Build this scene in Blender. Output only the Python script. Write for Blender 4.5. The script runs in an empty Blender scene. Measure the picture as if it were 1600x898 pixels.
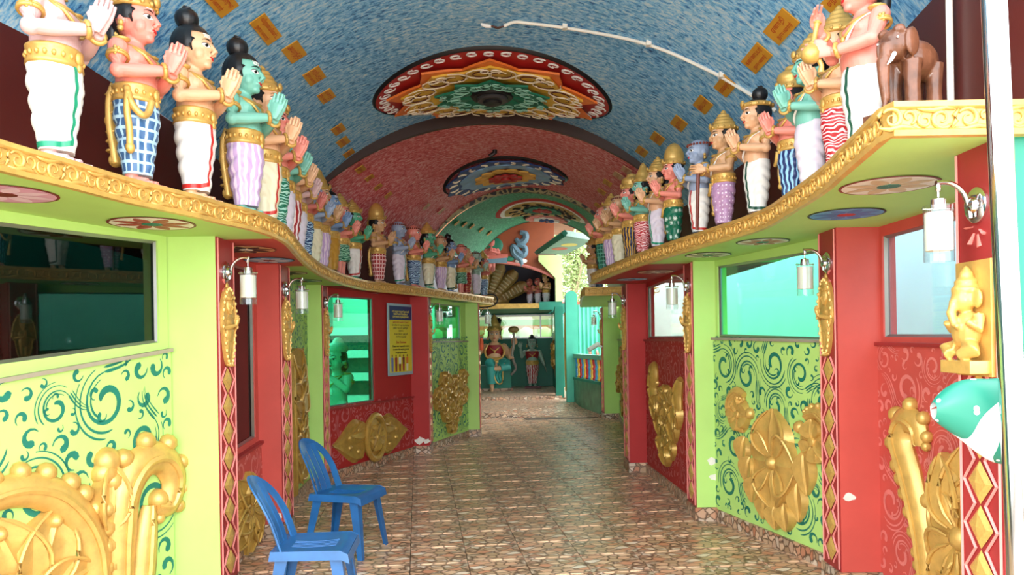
import bpy, bmesh, math, random
from mathutils import Vector, Matrix
from mathutils.bvhtree import BVHTree
PI = math.pi
sc = bpy.context.scene
C = sc.collection
# ------------------------------------------------------------------ camera
cam = bpy.data.cameras.new('camera')
cam.sensor_width = 36.0; cam.lens = 27.0            # 1200 px focal length on a 1600 px frame
cam.shift_y = 83.0 / 1600.0
cam.clip_start = 0.05; cam.clip_end = 300
camo = bpy.data.objects.new('camera', cam); C.objects.link(camo)
camo.location = (0, 0, 1.55)
camo.rotation_euler = (Matrix.Rotation(PI / 2, 4, 'X') @ Matrix.Rotation(-0.017, 4, 'Z')).to_euler()
sc.camera = camo
# ------------------------------------------------------------------ sky and light
w = bpy.data.worlds.new('sky'); sc.world = w; w.use_nodes = True
wn = w.node_tree.nodes; wl = w.node_tree.links
bg = wn['Background']
bg.inputs['Color'].default_value = (0.90, 0.96, 1.0, 1)
bg.inputs['Strength'].default_value = 6.0
fl = bpy.data.lights.new('camera_flash', 'SPOT'); fl.energy = 185; fl.shadow_soft_size = 0.06
fl.spot_size = 2.0; fl.spot_blend = 0.8
fl.color = (1.0, 0.97, 0.93)
flo = bpy.data.objects.new('camera_flash', fl); C.objects.link(flo)
flo.location = (0.02, -0.02, 1.72); flo.rotation_euler = (PI / 2 + .06, 0, 0)
sc.view_settings.view_transform = 'Standard'; sc.view_settings.look = 'None'
sc.view_settings.gamma = 1.0; sc.view_settings.use_curve_mapping = False
sc.view_settings.exposure = 0.2
# ------------------------------------------------------------------ helpers
def srgb(r, g, b):
    f = lambda c: c / 12.92 if c <= .04045 else ((c + .055) / 1.055) ** 2.4
    return (f(r / 255), f(g / 255), f(b / 255))
def lerp(a, b, t): return a + (b - a) * t
def tab(T, y):
    if y <= T[0][0]: return T[0][1]
    for (a, va), (b, vb) in zip(T, T[1:]):
        if y <= b: return lerp(va, vb, (y - a) / (b - a))
    return T[-1][1]
def tag(o, label=None, cat=None, group=None, kind=None):
    if label: o['label'] = label
    if cat: o['category'] = cat
    if group: o['group'] = group
    if kind: o['kind'] = kind
    return o
def empty(name, loc=(0, 0, 0), rz=0, parent=None, scale=1.0):
    o = bpy.data.objects.new(name, None); C.objects.link(o)
    o.location = loc; o.rotation_euler = (0, 0, rz); o.scale = (scale,) * 3
    o.empty_display_size = .05
    if parent: o.parent = parent
    return o
def link(name, me, mat=None, parent=None):
    o = bpy.data.objects.new(name, me); C.objects.link(o)
    if parent is not None: o.parent = parent
    if mat is not None:
        if not me.materials: me.materials.append(mat)
        elif me.materials[0] is not mat:
            o.material_slots[0].link = 'OBJECT'; o.material_slots[0].material = mat
    return o
def basis(d, up=(0, 0, 1)):
    d = Vector(d).normalized(); u = Vector(up)
    if abs(d.dot(u)) > .98: u = Vector((1, 0, 0)) if abs(d.x) < .9 else Vector((0, 1, 0))
    s = d.cross(u).normalized(); return s, s.cross(d).normalized(), d
class MB:
    """collects geometry for one mesh object"""
    def __init__(self): self.v = []; self.f = []; self.uv = {}
    def add(self, vs, fs):
        b = len(self.v); self.v += [tuple(p) for p in vs]; self.f += [tuple(i + b for i in q) for q in fs]; return b
    def box(self, x0, x1, y0, y1, z0, z1):
        self.add([(x0, y0, z0), (x1, y0, z0), (x1, y1, z0), (x0, y1, z0), (x0, y0, z1), (x1, y0, z1), (x1, y1, z1), (x0, y1, z1)],
                 [(3, 2, 1, 0), (4, 5, 6, 7), (0, 1, 5, 4), (1, 2, 6, 5), (2, 3, 7, 6), (3, 0, 4, 7)]); return self
    def slab(self, q, n, t):
        """quad q (4 points) given thickness t against direction n"""
        n = Vector(n).normalized() * t
        a = [Vector(p) for p in q]; b = [p - n for p in a]
        self.add(a + b, [(0, 1, 2, 3), (7, 6, 5, 4), (0, 4, 5, 1), (1, 5, 6, 2), (2, 6, 7, 3), (3, 7, 4, 0)]); return self
    def prism(self, pts, d):
        """polygon extruded along vector d"""
        n = len(pts); d = Vector(d); a = [Vector(p) for p in pts]
        self.add(a + [p + d for p in a], [tuple(range(n))[::-1], tuple(range(n, 2 * n))] + [(i, (i + 1) % n, n + (i + 1) % n, n + i) for i in range(n)]); return self
    def rings(self, R, caps=True, closed=True):
        n = len(R[0]); vs = [p for r in R for p in r]; fs = []
        for i in range(len(R) - 1):
            for k in range(n if closed else n - 1):
                j = (k + 1) % n; fs.append((i * n + k, i * n + j, (i + 1) * n + j, (i + 1) * n + k))
        if caps: fs.append(tuple(range(n))[::-1]); fs.append(tuple((len(R) - 1) * n + k for k in range(n)))
        self.add(vs, fs); return self
    def tube(self, P, r, n=8, flat=1.0, up=(0, 0, 1), caps=True):
        P = [Vector(p) for p in P]; m = len(P); R = []
        for i in range(m):
            d = (P[min(i + 1, m - 1)] - P[max(i - 1, 0)]); s, u, _ = basis(d, up)
            ri = r[i] if isinstance(r, (list, tuple)) else r
            R.append([P[i] + s * (math.cos(2 * PI * k / n) * ri) + u * (math.sin(2 * PI * k / n) * ri * flat) for k in range(n)])
        return self.rings(R, caps)
    def lathe(self, prof, n=20, c=(0, 0, 0), sx=1.0, sy=1.0, caps=True, wob=None):
        c = Vector(c); R = []
        for (r, z) in prof:
            R.append([c + Vector((r * sx * math.cos(2 * PI * k / n) * (wob(2 * PI * k / n, z) if wob else 1), r * sy * math.sin(2 * PI * k / n) * (wob(2 * PI * k / n, z) if wob else 1), z)) for k in range(n)])
        return self.rings(R, caps)
    def ell(self, c, r, n=12, m=8):
        prof = []
        for i in range(m + 1):
            a = -PI / 2 + PI * i / m; prof.append((max(math.cos(a), .02), math.sin(a)))
        c = Vector(c)
        R = [[c + Vector((q * r[0] * math.cos(2 * PI * k / n), q * r[1] * math.sin(2 * PI * k / n), h * r[2])) for k in range(n)] for q, h in prof]
        return self.rings(R)
    def torus(self, c, R, r, n=20, m=6, axis='Z', sy=1.0):
        vs = []; fs = []
        for i in range(n):
            a = 2 * PI * i / n
            for k in range(m):
                b = 2 * PI * k / m; q = R + r * math.cos(b)
                p = (q * math.cos(a), q * math.sin(a) * sy, r * math.sin(b))
                if axis == 'X': p = (p[2], p[0], p[1])
                if axis == 'Y': p = (p[0], p[2], p[1])
                vs.append((p[0] + c[0], p[1] + c[1], p[2] + c[2]))
        for i in range(n):
            for k in range(m):
                fs.append((i * m + k, ((i + 1) % n) * m + k, ((i + 1) % n) * m + (k + 1) % m, i * m + (k + 1) % m))
        self.add(vs, fs); return self
    def grid(self, F, nu, nv, uv=None, closed_u=False):
        vs = [F(i / nu, j / nv) for j in range(nv + 1) for i in range(nu + 1)]
        fs = [(j * (nu + 1) + i, j * (nu + 1) + i + 1, (j + 1) * (nu + 1) + i + 1, (j + 1) * (nu + 1) + i) for j in range(nv) for i in range(nu)]
        b = self.add(vs, fs)
        if uv:
            for j in range(nv + 1):
                for i in range(nu + 1): self.uv[b + j * (nu + 1) + i] = uv(i / nu, j / nv)
        return self
    def xf(self, M):
        self.v = [tuple(M @ Vector(p)) for p in self.v]; return self
    def map(self, F):
        self.v = [tuple(F(*p)) for p in self.v]; return self
    def join(self, o): self.add(o.v, o.f); return self
    def mesh(self, name, mat=None, smooth=True, angle=None):
        me = bpy.data.meshes.new(name); me.from_pydata(self.v, [], self.f)
        if self.uv:
            l = me.uv_layers.new(name='UVMap')
            for lp in me.loops: l.data[lp.index].uv = self.uv.get(lp.vertex_index, (0, 0))
        if mat: me.materials.append(mat)
        me.update()
        if smooth: me.shade_smooth() if angle is None else None
        if angle is not None:
            me.shade_smooth(); me.set_sharp_from_angle(angle=angle)
        return me
    def build(self, name, mat, parent=None, smooth=True, angle=math.radians(40)):
        return link(name, self.mesh(name, mat, smooth, angle if smooth else None), None, parent)
def catmull(P, n=8):
    P = [Vector(p) for p in P]; out = []
    for i in range(len(P) - 1):
        a, b, c, d = P[max(i - 1, 0)], P[i], P[i + 1], P[min(i + 2, len(P) - 1)]
        for k in range(n):
            t = k / n
            out.append(.5 * (2 * b + (c - a) * t + (2 * a - 5 * b + 4 * c - d) * t * t + (3 * b - a - 3 * c + d) * t ** 3))
    out.append(P[-1]); return out
def copy_tree(o, parent=None):
    c = o.copy(); C.objects.link(c)
    if parent is not None: c.parent = parent
    for ch in o.children: copy_tree(ch, c)
    return c
# ------------------------------------------------------------------ materials
MATS = {}
def nodes(name):
    m = bpy.data.materials.new(name); m.use_nodes = True; nt = m.node_tree
    return m, nt, nt.nodes, nt.links, nt.nodes['Principled BSDF']
def ramp(nt, fac, stops, interp='LINEAR'):
    r = nt.nodes.new('ShaderNodeValToRGB'); r.color_ramp.interpolation = interp
    e = r.color_ramp.elements
    while len(e) < len(stops): e.new(.5)
    for el, (p, c) in zip(e, stops): el.position = p; el.color = (*c, 1)
    nt.links.new(fac, r.inputs[0]); return r.outputs[0]
def tex(nt, kind, vec=None, **k):
    t = nt.nodes.new('ShaderNodeTex' + kind)
    for a, v in k.items():
        if a in t.inputs: t.inputs[a].default_value = v
        else: setattr(t, a, v)
    if vec is not None: nt.links.new(vec, t.inputs['Vector'])
    return t
def coord(nt, which='Object', scale=(1, 1, 1), rot=(0, 0, 0)):
    c = nt.nodes.new('ShaderNodeTexCoord'); mp = nt.nodes.new('ShaderNodeMapping')
    mp.inputs['Scale'].default_value = scale; mp.inputs['Rotation'].default_value = rot
    nt.links.new(c.outputs[which], mp.inputs[0]); return mp.outputs[0]
def mth(nt, op, a, b=None):
    n = nt.nodes.new('ShaderNodeMath'); n.operation = op
    for i, x in enumerate((a, b)):
        if x is None: continue
        if isinstance(x, (int, float)): n.inputs[i].default_value = x
        else: nt.links.new(x, n.inputs[i])
    return n.outputs[0]
def mixc(nt, fac, a, b):
    n = nt.nodes.new('ShaderNodeMix'); n.data_type = 'RGBA'
    for s, x in ((n.inputs[0], fac), (n.inputs[6], a), (n.inputs[7], b)):
        if isinstance(x, (int, float)): s.default_value = x
        elif isinstance(x, tuple): s.default_value = (*x, 1)
        else: nt.links.new(x, s)
    return n.outputs[2]
def bump(nt, bs, h, strength=.3, dist=.01):
    b = nt.nodes.new('ShaderNodeBump'); b.inputs['Strength'].default_value = strength; b.inputs['Distance'].default_value = dist
    nt.links.new(h, b.inputs['Height']); nt.links.new(b.outputs[0], bs.inputs['Normal'])
def paint(name, rgb, rough=.45, var=.10, scale=9, metal=0.0, bumpy=.12, spec=.5, bscale=60):
    """painted surface: one colour with slight mottling and brush relief"""
    if name in MATS: return MATS[name]
    m, nt, N, L, bs = nodes(name); c = srgb(*rgb)
    v = coord(nt); t = tex(nt, 'Noise', v, Scale=scale, Detail=4.0, Roughness=.6)
    lo = tuple(x * (1 - var) for x in c); hi = tuple(min(x * (1 + var), 1) for x in c)
    L.new(ramp(nt, t.outputs[0], [(.3, lo), (.7, hi)]), bs.inputs['Base Color'])
    bs.inputs['Roughness'].default_value = rough; bs.inputs['Metallic'].default_value = metal
    bs.inputs['Specular IOR Level'].default_value = spec
    if bumpy:
        t2 = tex(nt, 'Noise', v, Scale=bscale, Detail=2.0); bump(nt, bs, t2.outputs[0], bumpy, .004)
    m.diffuse_color = (*c, 1); MATS[name] = m; return m
def glass(name, tint, rough=.02, ior=1.45, amount=1.0):
    if name in MATS: return MATS[name]
    m, nt, N, L, bs = nodes(name); N.remove(bs)
    tr = N.new('ShaderNodeBsdfTransparent'); tr.inputs[0].default_value = (*tint, 1)
    gl = N.new('ShaderNodeBsdfGlossy'); gl.inputs['Roughness'].default_value = rough
    lw = N.new('ShaderNodeLayerWeight'); lw.inputs[0].default_value = .5          # symmetrical Fresnel-like falloff for a thin pane
    f5 = mth(nt, 'POWER', lw.outputs['Facing'], 3.5)
    mx = N.new('ShaderNodeMixShader'); L.new(mth(nt, 'ADD', .05 * amount, mth(nt, 'MULTIPLY', f5, .55 * amount)), mx.inputs[0])
    L.new(tr.outputs[0], mx.inputs[1]); L.new(gl.outputs[0], mx.inputs[2])
    L.new(mx.outputs[0], N['Material Output'].inputs[0]); MATS[name] = m; return m
GOLD = paint('gold_paint', (208, 166, 88), .36, .16, 14, .32, .25, .6, 45)
GOLDD = paint('old_gold_paint', (186, 148, 70), .36, .2, 14, .36, .3, .6, 45)
WGREEN = paint('wall_lime_paint', (176, 212, 116), .6, .05, 2.2, 0, .06, .3)
WRED = paint('wall_red_paint', (194, 80, 70), .58, .09, 2.5, 0, .06, .3)
WBROWN = paint('wall_maroon_paint', (84, 26, 22), .4, .1, 4, 0, .06)
TEAL = paint('teal_paint', (20, 120, 98), .5, .12, 3, 0, .06)
CHROME = paint('chrome', (225, 225, 228), .12, .03, 5, 1.0, 0)
BLACK = paint('black_hair_paint', (26, 25, 27), .35, .25, 30, 0, .2)
WHITE = paint('white_paint', (236, 232, 228), .45, .03, 8, 0, .08)
REDL = paint('lip_red', (190, 24, 26), .35, .05, 8, 0, 0)
EYEW = paint('eye_white', (244, 240, 236), .3, .02, 8, 0, 0)
INK = paint('eye_black', (14, 12, 12), .35, .02, 8, 0, 0)
PINKP = paint('pale_pink_paint', (222, 132, 124), .5, .06, 6, 0, .05)
STROKEG = paint('scroll_teal_paint', (24, 112, 92), .5, .16, 9, 0, .05)
DKBORDER = paint('dark_red_border', (150, 44, 44), .45, .08, 5, 0, .05)
def pebble(name, scale, tint=1.0, rough=.22):
    m, nt, N, L, bs = nodes(name)
    v = coord(nt, 'Object', (scale * .8, scale * 1.25, scale))
    wn_ = tex(nt, 'Noise', v, Scale=1.3, Detail=2.0)
    va = nt.nodes.new('ShaderNodeVectorMath'); va.operation = 'ADD'
    vs = nt.nodes.new('ShaderNodeVectorMath'); vs.operation = 'SCALE'; vs.inputs['Scale'].default_value = .5
    L.new(wn_.outputs['Color'], vs.inputs[0]); L.new(v, va.inputs[0]); L.new(vs.outputs[0], va.inputs[1])
    vo = tex(nt, 'Voronoi', va.outputs[0], Scale=1.0, feature='F1'); ve = tex(nt, 'Voronoi', va.outputs[0], Scale=1.0, feature='DISTANCE_TO_EDGE')
    sp = N.new('ShaderNodeSeparateColor'); L.new(vo.outputs['Color'], sp.inputs[0])
    k = tint
    col = ramp(nt, sp.outputs[0], [(0, tuple(x * k for x in srgb(176, 112, 82))), (.25, tuple(x * k for x in srgb(206, 170, 138))), (.45, tuple(x * k for x in srgb(150, 120, 90))),
                                   (.62, tuple(x * k for x in srgb(214, 196, 176))), (.8, tuple(x * k for x in srgb(186, 136, 104))), (1, tuple(x * k for x in srgb(170, 156, 136)))])
    edge = ramp(nt, ve.outputs['Distance'], [(.015, (0, 0, 0)), (.13, (1, 1, 1))])
    L.new(mixc(nt, edge, tuple(x * k for x in srgb(92, 66, 48)), col), bs.inputs['Base Color'])
    bs.inputs['Roughness'].default_value = rough
    MATS[name] = m; return m
PEB = pebble('pebble_tile', 15, 1.35, .33)
PEBW = pebble('pebble_skirting', 17, 1.0, .4)
def mottled(name, stops, su, sv, bumps=.25):
    m, nt, N, L, bs = nodes(name)
    v = coord(nt, 'UV', (su, sv, 1)); t = tex(nt, 'Noise', v, Scale=1.0, Detail=5.0, Roughness=.72, Distortion=.6)
    v2 = coord(nt, 'UV', (1.1, 1.1, 1)); t2 = tex(nt, 'Noise', v2, Scale=1.0, Detail=2.0)
    f = mth(nt, 'ADD', mth(nt, 'MULTIPLY', t.outputs[0], .85), mth(nt, 'MULTIPLY', t2.outputs[0], .15))
    L.new(ramp(nt, f, stops), bs.inputs['Base Color']); bs.inputs['Roughness'].default_value = .6
    bump(nt, bs, t.outputs[0], bumps, .01); MATS[name] = m; return m
BLUEC = mottled('ceiling_blue_daub', [(.34, srgb(24, 62, 124)), (.42, srgb(70, 142, 206)), (.50, srgb(128, 194, 236)), (.58, srgb(186, 216, 236)), (.70, srgb(234, 236, 238))], 15, 32)
REDC = mottled('ceiling_red_daub', [(.33, srgb(140, 34, 40)), (.42, srgb(200, 72, 78)), (.50, srgb(216, 104, 108)), (.58, srgb(230, 166, 164)), (.68, srgb(240, 212, 208))], 15, 32)
GREENC = mottled('ceiling_green_daub', [(.34, srgb(14, 78, 52)), (.46, srgb(36, 130, 90)), (.55, srgb(58, 154, 110)), (.66, srgb(124, 190, 152))], 16, 34)
# ------------------------------------------------------------------ layout tables (metres; camera stands at the origin looking along +Y)
SL = .012                                                    # the floor climbs gently
fz = lambda y: SL * y
uz = lambda y: 2.22 - .009 * y                               # soffit height
tz = lambda y: 2.33 - .009 * y                               # shelf top height
LE_ = [(-1.90, 2.0), (-1.87, 2.5), (-1.85, 2.8), (-1.78, 3.07), (-1.7, 3.43), (-1.57, 3.8), (-1.52, 3.99), (-1.42, 4.3), (-1.41, 4.75), (-1.53, 5.46), (-1.65, 6.23), (-1.72, 6.89), (-1.75, 7.6), (-1.72, 8.2), (-1.6, 8.79), (-1.24, 9.5), (-.86, 10.46), (-.29, 11.95)]
RE_ = [(1.26, 2.53), (1.36, 3.1), (1.42, 3.44), (1.47, 3.98), (1.5, 4.46), (1.44, 4.88), (1.34, 5.33), (1.23, 5.83), (1.1, 6.53), (.99, 7.31), (.88, 8.31)]
XL = [(1.5, -2.45), (3, -2.4), (4, -2.22), (5, -2.2), (6, -2.28), (7, -2.38), (8, -2.4), (8.7, -2.3), (9.4, -1.95), (10.3, -1.55), (11.3, -1.2), (12.3, -.85), (13.4, -.6)]
XR = [(1.5, 1.8), (3, 1.85), (4, 1.98), (5, 2.0), (6, 1.98), (8.4, 1.9), (9.5, 1.75), (11.3, 1.62), (13.4, 1.7)]
zs_ = lambda y: 3.05 - .014 * (y - 3)
# ------------------------------------------------------------------ floor

b = MB(); b.slab([(-4, -9, fz(-9) - .012), (4, -9, fz(-9) - .012), (4, 13.8, fz(13.8) - .012), (-4, 13.8, fz(13.8) - .012)], (0, 0, 1), .1)
GROUT = paint('grout', (92, 78, 64), .7, .1, 20, 0, .1)
floor = tag(b.build('floor', GROUT, smooth=False), 'brown pebble patterned tile floor of the hall', None, None, 'structure')
TS = .386; yaw = .122
t = MB(); h = TS / 2 - .0022
t.rings([[(-h, -h, -.012), (h, -h, -.012), (h, h, -.012), (-h, h, -.012)], [(-h, -h, -.002), (h, -h, -.002), (h, h, -.002), (-h, h, -.002)],
         [(-h + .0015, -h + .0015, 0), (h - .0015, -h + .0015, 0), (h - .0015, h - .0015, 0), (-h + .0015, h - .0015, 0)]])
tile_me = t.mesh('floor_tile', PEB, smooth=False)
WLX = [(2, -2.4), (4.4, -2.0), (5.9, -2.0), (7.8, -2.15), (8.1, -2.0), (9.85, -1.3), (11.4, -.72), (11.6, -1.6), (14, -1.6)]
WRX = [(2, 2.3), (4.5, 2.15), (6.2, 1.66), (8.3, 1.46), (13.2, 1.85), (14, 1.75)]
cy_, sy_ = math.cos(yaw), math.sin(yaw)
ox, oy = -.66, 4.76                                          # one joint crossing
nt_ = 0
for i in range(-14, 16):
    for j in range(-2, 28):
        lx, ly = (i + .5) * TS, (j + .5) * TS
        x, y = ox + lx * cy_ - ly * sy_, oy + lx * sy_ + ly * cy_
        if y < 4.55 or y > 13.62 or x < tab(WLX, y) - .12 or x > tab(WRX, y) + .12: continue
        o = link('tile', tile_me, None, floor); o.location = (x, y, fz(y)); o.rotation_euler = (math.atan(SL), 0, yaw + (0 if (i * 7 + j * 3) % 2 else PI)); nt_ += 1
b = MB(); b.slab([(-2.6, -9, fz(-9) - .001), (2.6, -9, fz(-9) - .001), (2.6, 4.5, fz(4.5) - .001), (-2.6, 4.5, fz(4.5) - .001)], (0, 0, 1), .01)
tag(b.build('tile_field', PEB, floor, smooth=False), None, None, None, 'stuff')
b = MB()                                                     # upper landing: stepped on the left, ramped on the right
fy = 13.8; f0 = fz(fy)
b.add([(-3, fy, f0 - .1), (-3, fy, f0 + .10), (-.55, fy, f0 + .10), (.42, fy, f0), (2.0, fy - .1, f0), (2.2, 16.4, f0 + .12), (-3, 16.4, f0 + .12), (-.55, fy, f0 - .1)],
      [(1, 2, 6), (2, 3, 5, 6), (3, 4, 5), (0, 7, 2, 1), (7, 3, 2)])
tag(b.build('floor_landing', PEB, smooth=False), 'raised pebble tiled landing beyond the corridor, ramped at its right', None, None, 'structure')
b = MB(); z1 = f0 + .12 + .07
b.box(-3, 1.05, 16.4, 21, z1 - .1, z1); b.box(1.05, 3, 16.45, 21, z1 - .14, z1 - .04)
tag(b.build('floor_platform', PEB, smooth=False), 'pebble tiled platform under the goddess figure', None, None, 'structure')
b = MB(); b.slab([(-40, -60, -.25), (60, -60, -.25), (60, 70, -.25), (-40, 70, -.25)], (0, 0, 1), .2)
tag(b.build('ground_outside', paint('bounce_pale_ground', (216, 208, 194), .9, .15, .6, 0, 0), smooth=False), 'ground outside the hall, made pale to bounce daylight inside', None, None, 'structure')  # ground added and paled to bounce daylight up onto the vaults
# ------------------------------------------------------------------ painted scrollwork
def stroke(P, wd, out, taper=(0.1, 1.0)):
    """tapered ribbon along 2D points"""
    n = len(P); Lp = []; Rp = []
    for i in range(n):
        a = P[max(i - 1, 0)]; c = P[min(i + 1, n - 1)]
        tx, ty = c[0] - a[0], c[1] - a[1]; l = math.hypot(tx, ty) or 1
        t_ = i / (n - 1); w_ = wd * (lerp(taper[0], taper[1], t_) * (1 if t_ < .8 else math.sqrt(max(0.04, 1 - ((t_ - .8) / .2) ** 2))))
        Lp.append((P[i][0] - ty / l * w_, P[i][1] + tx / l * w_)); Rp.append((P[i][0] + ty / l * w_, P[i][1] - tx / l * w_))
    out.append((Lp, Rp))
def comma(c, r, a0, hand, out, turns=.8, wd=.3):
    P = []
    for k in range(11):
        t_ = k / 10; a = a0 + hand * t_ * turns * 2 * PI; q = r * (1 - .62 * t_)
        P.append((c[0] + q * math.cos(a), c[1] + q * math.sin(a)))
    stroke(P, r * wd, out)
def motif(c, R, a0, hand, rnd, out):
    """acanthus scroll: a spiral with a bulb, brush lines hugging its back and a tail that swings the other way"""
    def arc(q0, q1, s0, s1, wd, tp, n=20):
        P = []
        for k in range(n):
            t_ = k / (n - 1); a = a0 + hand * lerp(s0, s1, t_); q = R * lerp(q0, q1, t_)
            P.append((c[0] + q * math.cos(a), c[1] + q * math.sin(a)))
        stroke(P, wd, out, tp)
    arc(1.0, .26, 0, 7.6, R * .15, (.15, 1.0), 28)
    arc(1.22, 1.02, .3, 3.3, R * .06, (.3, .9)); arc(1.38, 1.26, .9, 3.0, R * .05, (.3, .9)); arc(.80, .60, .2, 2.4, R * .05, (.3, 1.0))
    for m_, (aa, q) in enumerate(((.9, .62), (2.6, .52), (4.3, 1.12), (5.3, 1.14))):
        a = a0 + hand * aa; comma((c[0] + q * R * math.cos(a), c[1] + q * R * math.sin(a)), R * .22, a + 2.2, -hand, out, .75, .48)
    for m_ in range(3):                                                   # S-shaped tail
        q = R * (1.0 + .16 * m_); st_ = (c[0] + q * math.cos(a0), c[1] + q * math.sin(a0)); th = a0 - hand * PI / 2; P = [st_]; x, y = st_
        for k in range(11):
            th += hand * (-.02 + .20 * k / 11) * (1 if m_ < 2 else .8); x += math.cos(th) * R * .15; y += math.sin(th) * R * .15; P.append((x, y))
        stroke(P[::-1], R * (.09 - .02 * m_), out, (.15, .8))
def scrollwork(w_, h_, R0, seed):
    rnd = random.Random(seed); out = []; placed = []
    def free(c, r): return all(math.hypot(c[0] - p[0], c[1] - p[1]) > r + q for p, q in placed) and r * .8 < c[0] < w_ - r * .8 and r * .8 < c[1] < h_ - r * .8
    for R in (R0, R0 * .8, R0 * .62):
        for k in range(160):
            c = (rnd.uniform(0, w_), rnd.uniform(0, h_))
            if free(c, R * 1.22): placed.append((c, R * 1.22)); motif(c, R, rnd.uniform(0, 6.28), rnd.choice((-1, 1)), rnd, out)
    for R in (R0 * .36, R0 * .25, R0 * .18):
        for k in range(int(520 * max(w_ * h_, .4))):
            c = (rnd.uniform(0, w_), rnd.uniform(0, h_))
            if free(c, R): placed.append((c, R)); comma(c, R * .95, rnd.uniform(0, 6.28), rnd.choice((-1, 1)), out, .8, .46)
    ok = lambda p: -.002 < p[0] < w_ + .002 and -.002 < p[1] < h_ + .002
    cl = lambda p: (min(max(p[0], .004), w_ - .004), min(max(p[1], .004), h_ - .004))
    return [([cl(p) for p in a_], [cl(p) for p in b_]) for a_, b_ in out]
def ribbons(out, F):
    """turn 2D ribbons into a mesh; F(x, z) -> point"""
    b = MB()
    for Lp, Rp in out:
        n = len(Lp); b.add([F(*p) for p in Lp] + [F(*p) for p in Rp], [(i, i + 1, n + i + 1, n + i) for i in range(n - 1)])
    return b
# ------------------------------------------------------------------ wall bays
SILL = paint('sill_grey', (150, 140, 120), .5, .1, 10)
ALU = paint('window_aluminium', (150, 150, 146), .3, .05, 8, .8, 0)
G_MINT = glass('green_glass', (.30, .90, .66), .02, 1.5, 1.3)
G_DARK = glass('dark_green_glass', (.035, .17, .145), .02, 1.6, 1.2)
G_BROWN = glass('brown_glass', (.16, .07, .05), .03, 1.6, 1.2)
G_CLEAR = glass('clear_glass', (.86, .93, .92), .02, 1.45, 1.0)
G_AQUA = glass('aqua_glass', (.48, .97, .84), .02, 1.5, 1.0)
G_BLUE = glass('pale_blue_glass', (.72, .92, 1.0), .02, 1.5, 1.2)
WN = [0]
class Bay:
    def __init__(s, side, name, A, B, label, mat, stroke_mat, pa, pb, wa, wb, ta, tb, s0, s1, gmat, R0, seed, wlab=''):
        """A near, B far plan points; panel top heights pa/pb, glass bottom wa/wb, glass top ta/tb; glass from s0 to s1 along the bay"""
        s.A, s.B, s.side = Vector((*A, 0)), Vector((*B, 0)), side
        s.d = (s.B - s.A); s.L = s.d.length; s.d.normalize()
        s.n = Vector((s.d.y, -s.d.x, 0)) * (1 if side == 'L' else -1)       # into the corridor
        root = s.root = empty(name); tag(root, label, None, None, 'structure')
        top = lambda t_: uz(lerp(A[1], B[1], t_)); bot = lambda t_: fz(lerp(A[1], B[1], t_)) - .02
        P = s.P
        b = MB()
        b.slab([P(0, bot(0), 0), P(1, bot(1), 0), P(1, pb, 0), P(0, pa, 0)], s.n, .12); b.build('panel', mat, root, smooth=False)
        if pa < 2.1:
            b = MB(); b.slab([P(0, pa - .0, .02), P(1, pb, .02), P(1, pb + .02, .02), P(0, pa + .02, .02)], s.n, .14); b.build('sill', SILL if mat is WGREEN else DKBORDER, root, smooth=False)
            b = MB()                                             # upright and lintel round the glass
            f = lambda t_: lerp(pa, pb, t_) + .02
            for (a, c) in ((0, s0), (s1, 1)):
                if c - a > .002: b.slab([P(a, f(a), -.02), P(c, f(c), -.02), P(c, top(c), -.02), P(a, top(a), -.02)], s.n, .08)
            b.slab([P(s0, lerp(ta, tb, s0), -.02), P(s1, lerp(ta, tb, s1), -.02), P(s1, top(s1) + .005, -.02), P(s0, top(s0) + .005, -.02)], s.n, .08)
            if min(wa - pa, wb - pb) > .022: b.slab([P(s0, f(s0), -.02), P(s1, f(s1), -.02), P(s1, lerp(wa, wb, s1), -.02), P(s0, lerp(wa, wb, s0), -.02)], s.n, .08)
            b.build('window_surround', mat, root, smooth=False)
            WN[0] += 1
            wr = empty('window_%d' % WN[0]); tag(wr, wlab, None, None, 'structure')
            q = lambda t_, k: lerp(wa, wb, t_) if k == 0 else lerp(ta, tb, t_)
            b = MB(); b.slab([P(s0, q(s0, 0), -.05), P(s1, q(s1, 0), -.05), P(s1, q(s1, 1), -.05), P(s0, q(s0, 1), -.05)], s.n, .006); b.build('pane', gmat, wr, smooth=False)
            e = .016
            for (p0, p1) in (((s0, 0), (s1, 0)), ((s0, 1), (s1, 1)), ((s0, 0), (s0, 1)), ((s1, 0), (s1, 1))):
                b = MB(); b.tube([P(p0[0], q(*p0), -.046), P(p1[0], q(*p1), -.046)], e, 4); b.build('frame', ALU, wr, smooth=False)
        s.pa, s.pb = pa, pb
        if stroke_mat:
            out = scrollwork(s.L, min(pa, pb) - .16, R0, seed)
            k = lambda x, z: P(x / s.L, fz(lerp(A[1], B[1], x / s.L)) + .12 + z + (lerp(pa, pb, x / s.L) - min(pa, pb)) * z / max(min(pa, pb) - .16, .1), .0022)
            tag(ribbons(out, k).build('painted_scrollwork', stroke_mat, root, smooth=False), None, None, None, 'stuff')
        b = MB(); b.slab([P(0, bot(0), .018), P(1, bot(1), .018), P(1, bot(1) + .115, .018), P(0, bot(0) + .115, .018)], s.n, .05); b.build('skirting', PEBW, root, smooth=False)
    def P(s, t_, z, o=0.0):
        p = s.A + s.d * (s.L * t_) + s.n * o; return Vector((p.x, p.y, z))
PINKS = paint('scroll_pink_paint', (214, 120, 112), .5, .12, 9, 0, .05)
PINKD = paint('scroll_dusky_pink_paint', (186, 92, 92), .5, .12, 9, 0, .05)
WREDB = paint('wall_crimson_paint', (168, 44, 42), .6, .08, 2.5, 0, .06, .25)
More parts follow.
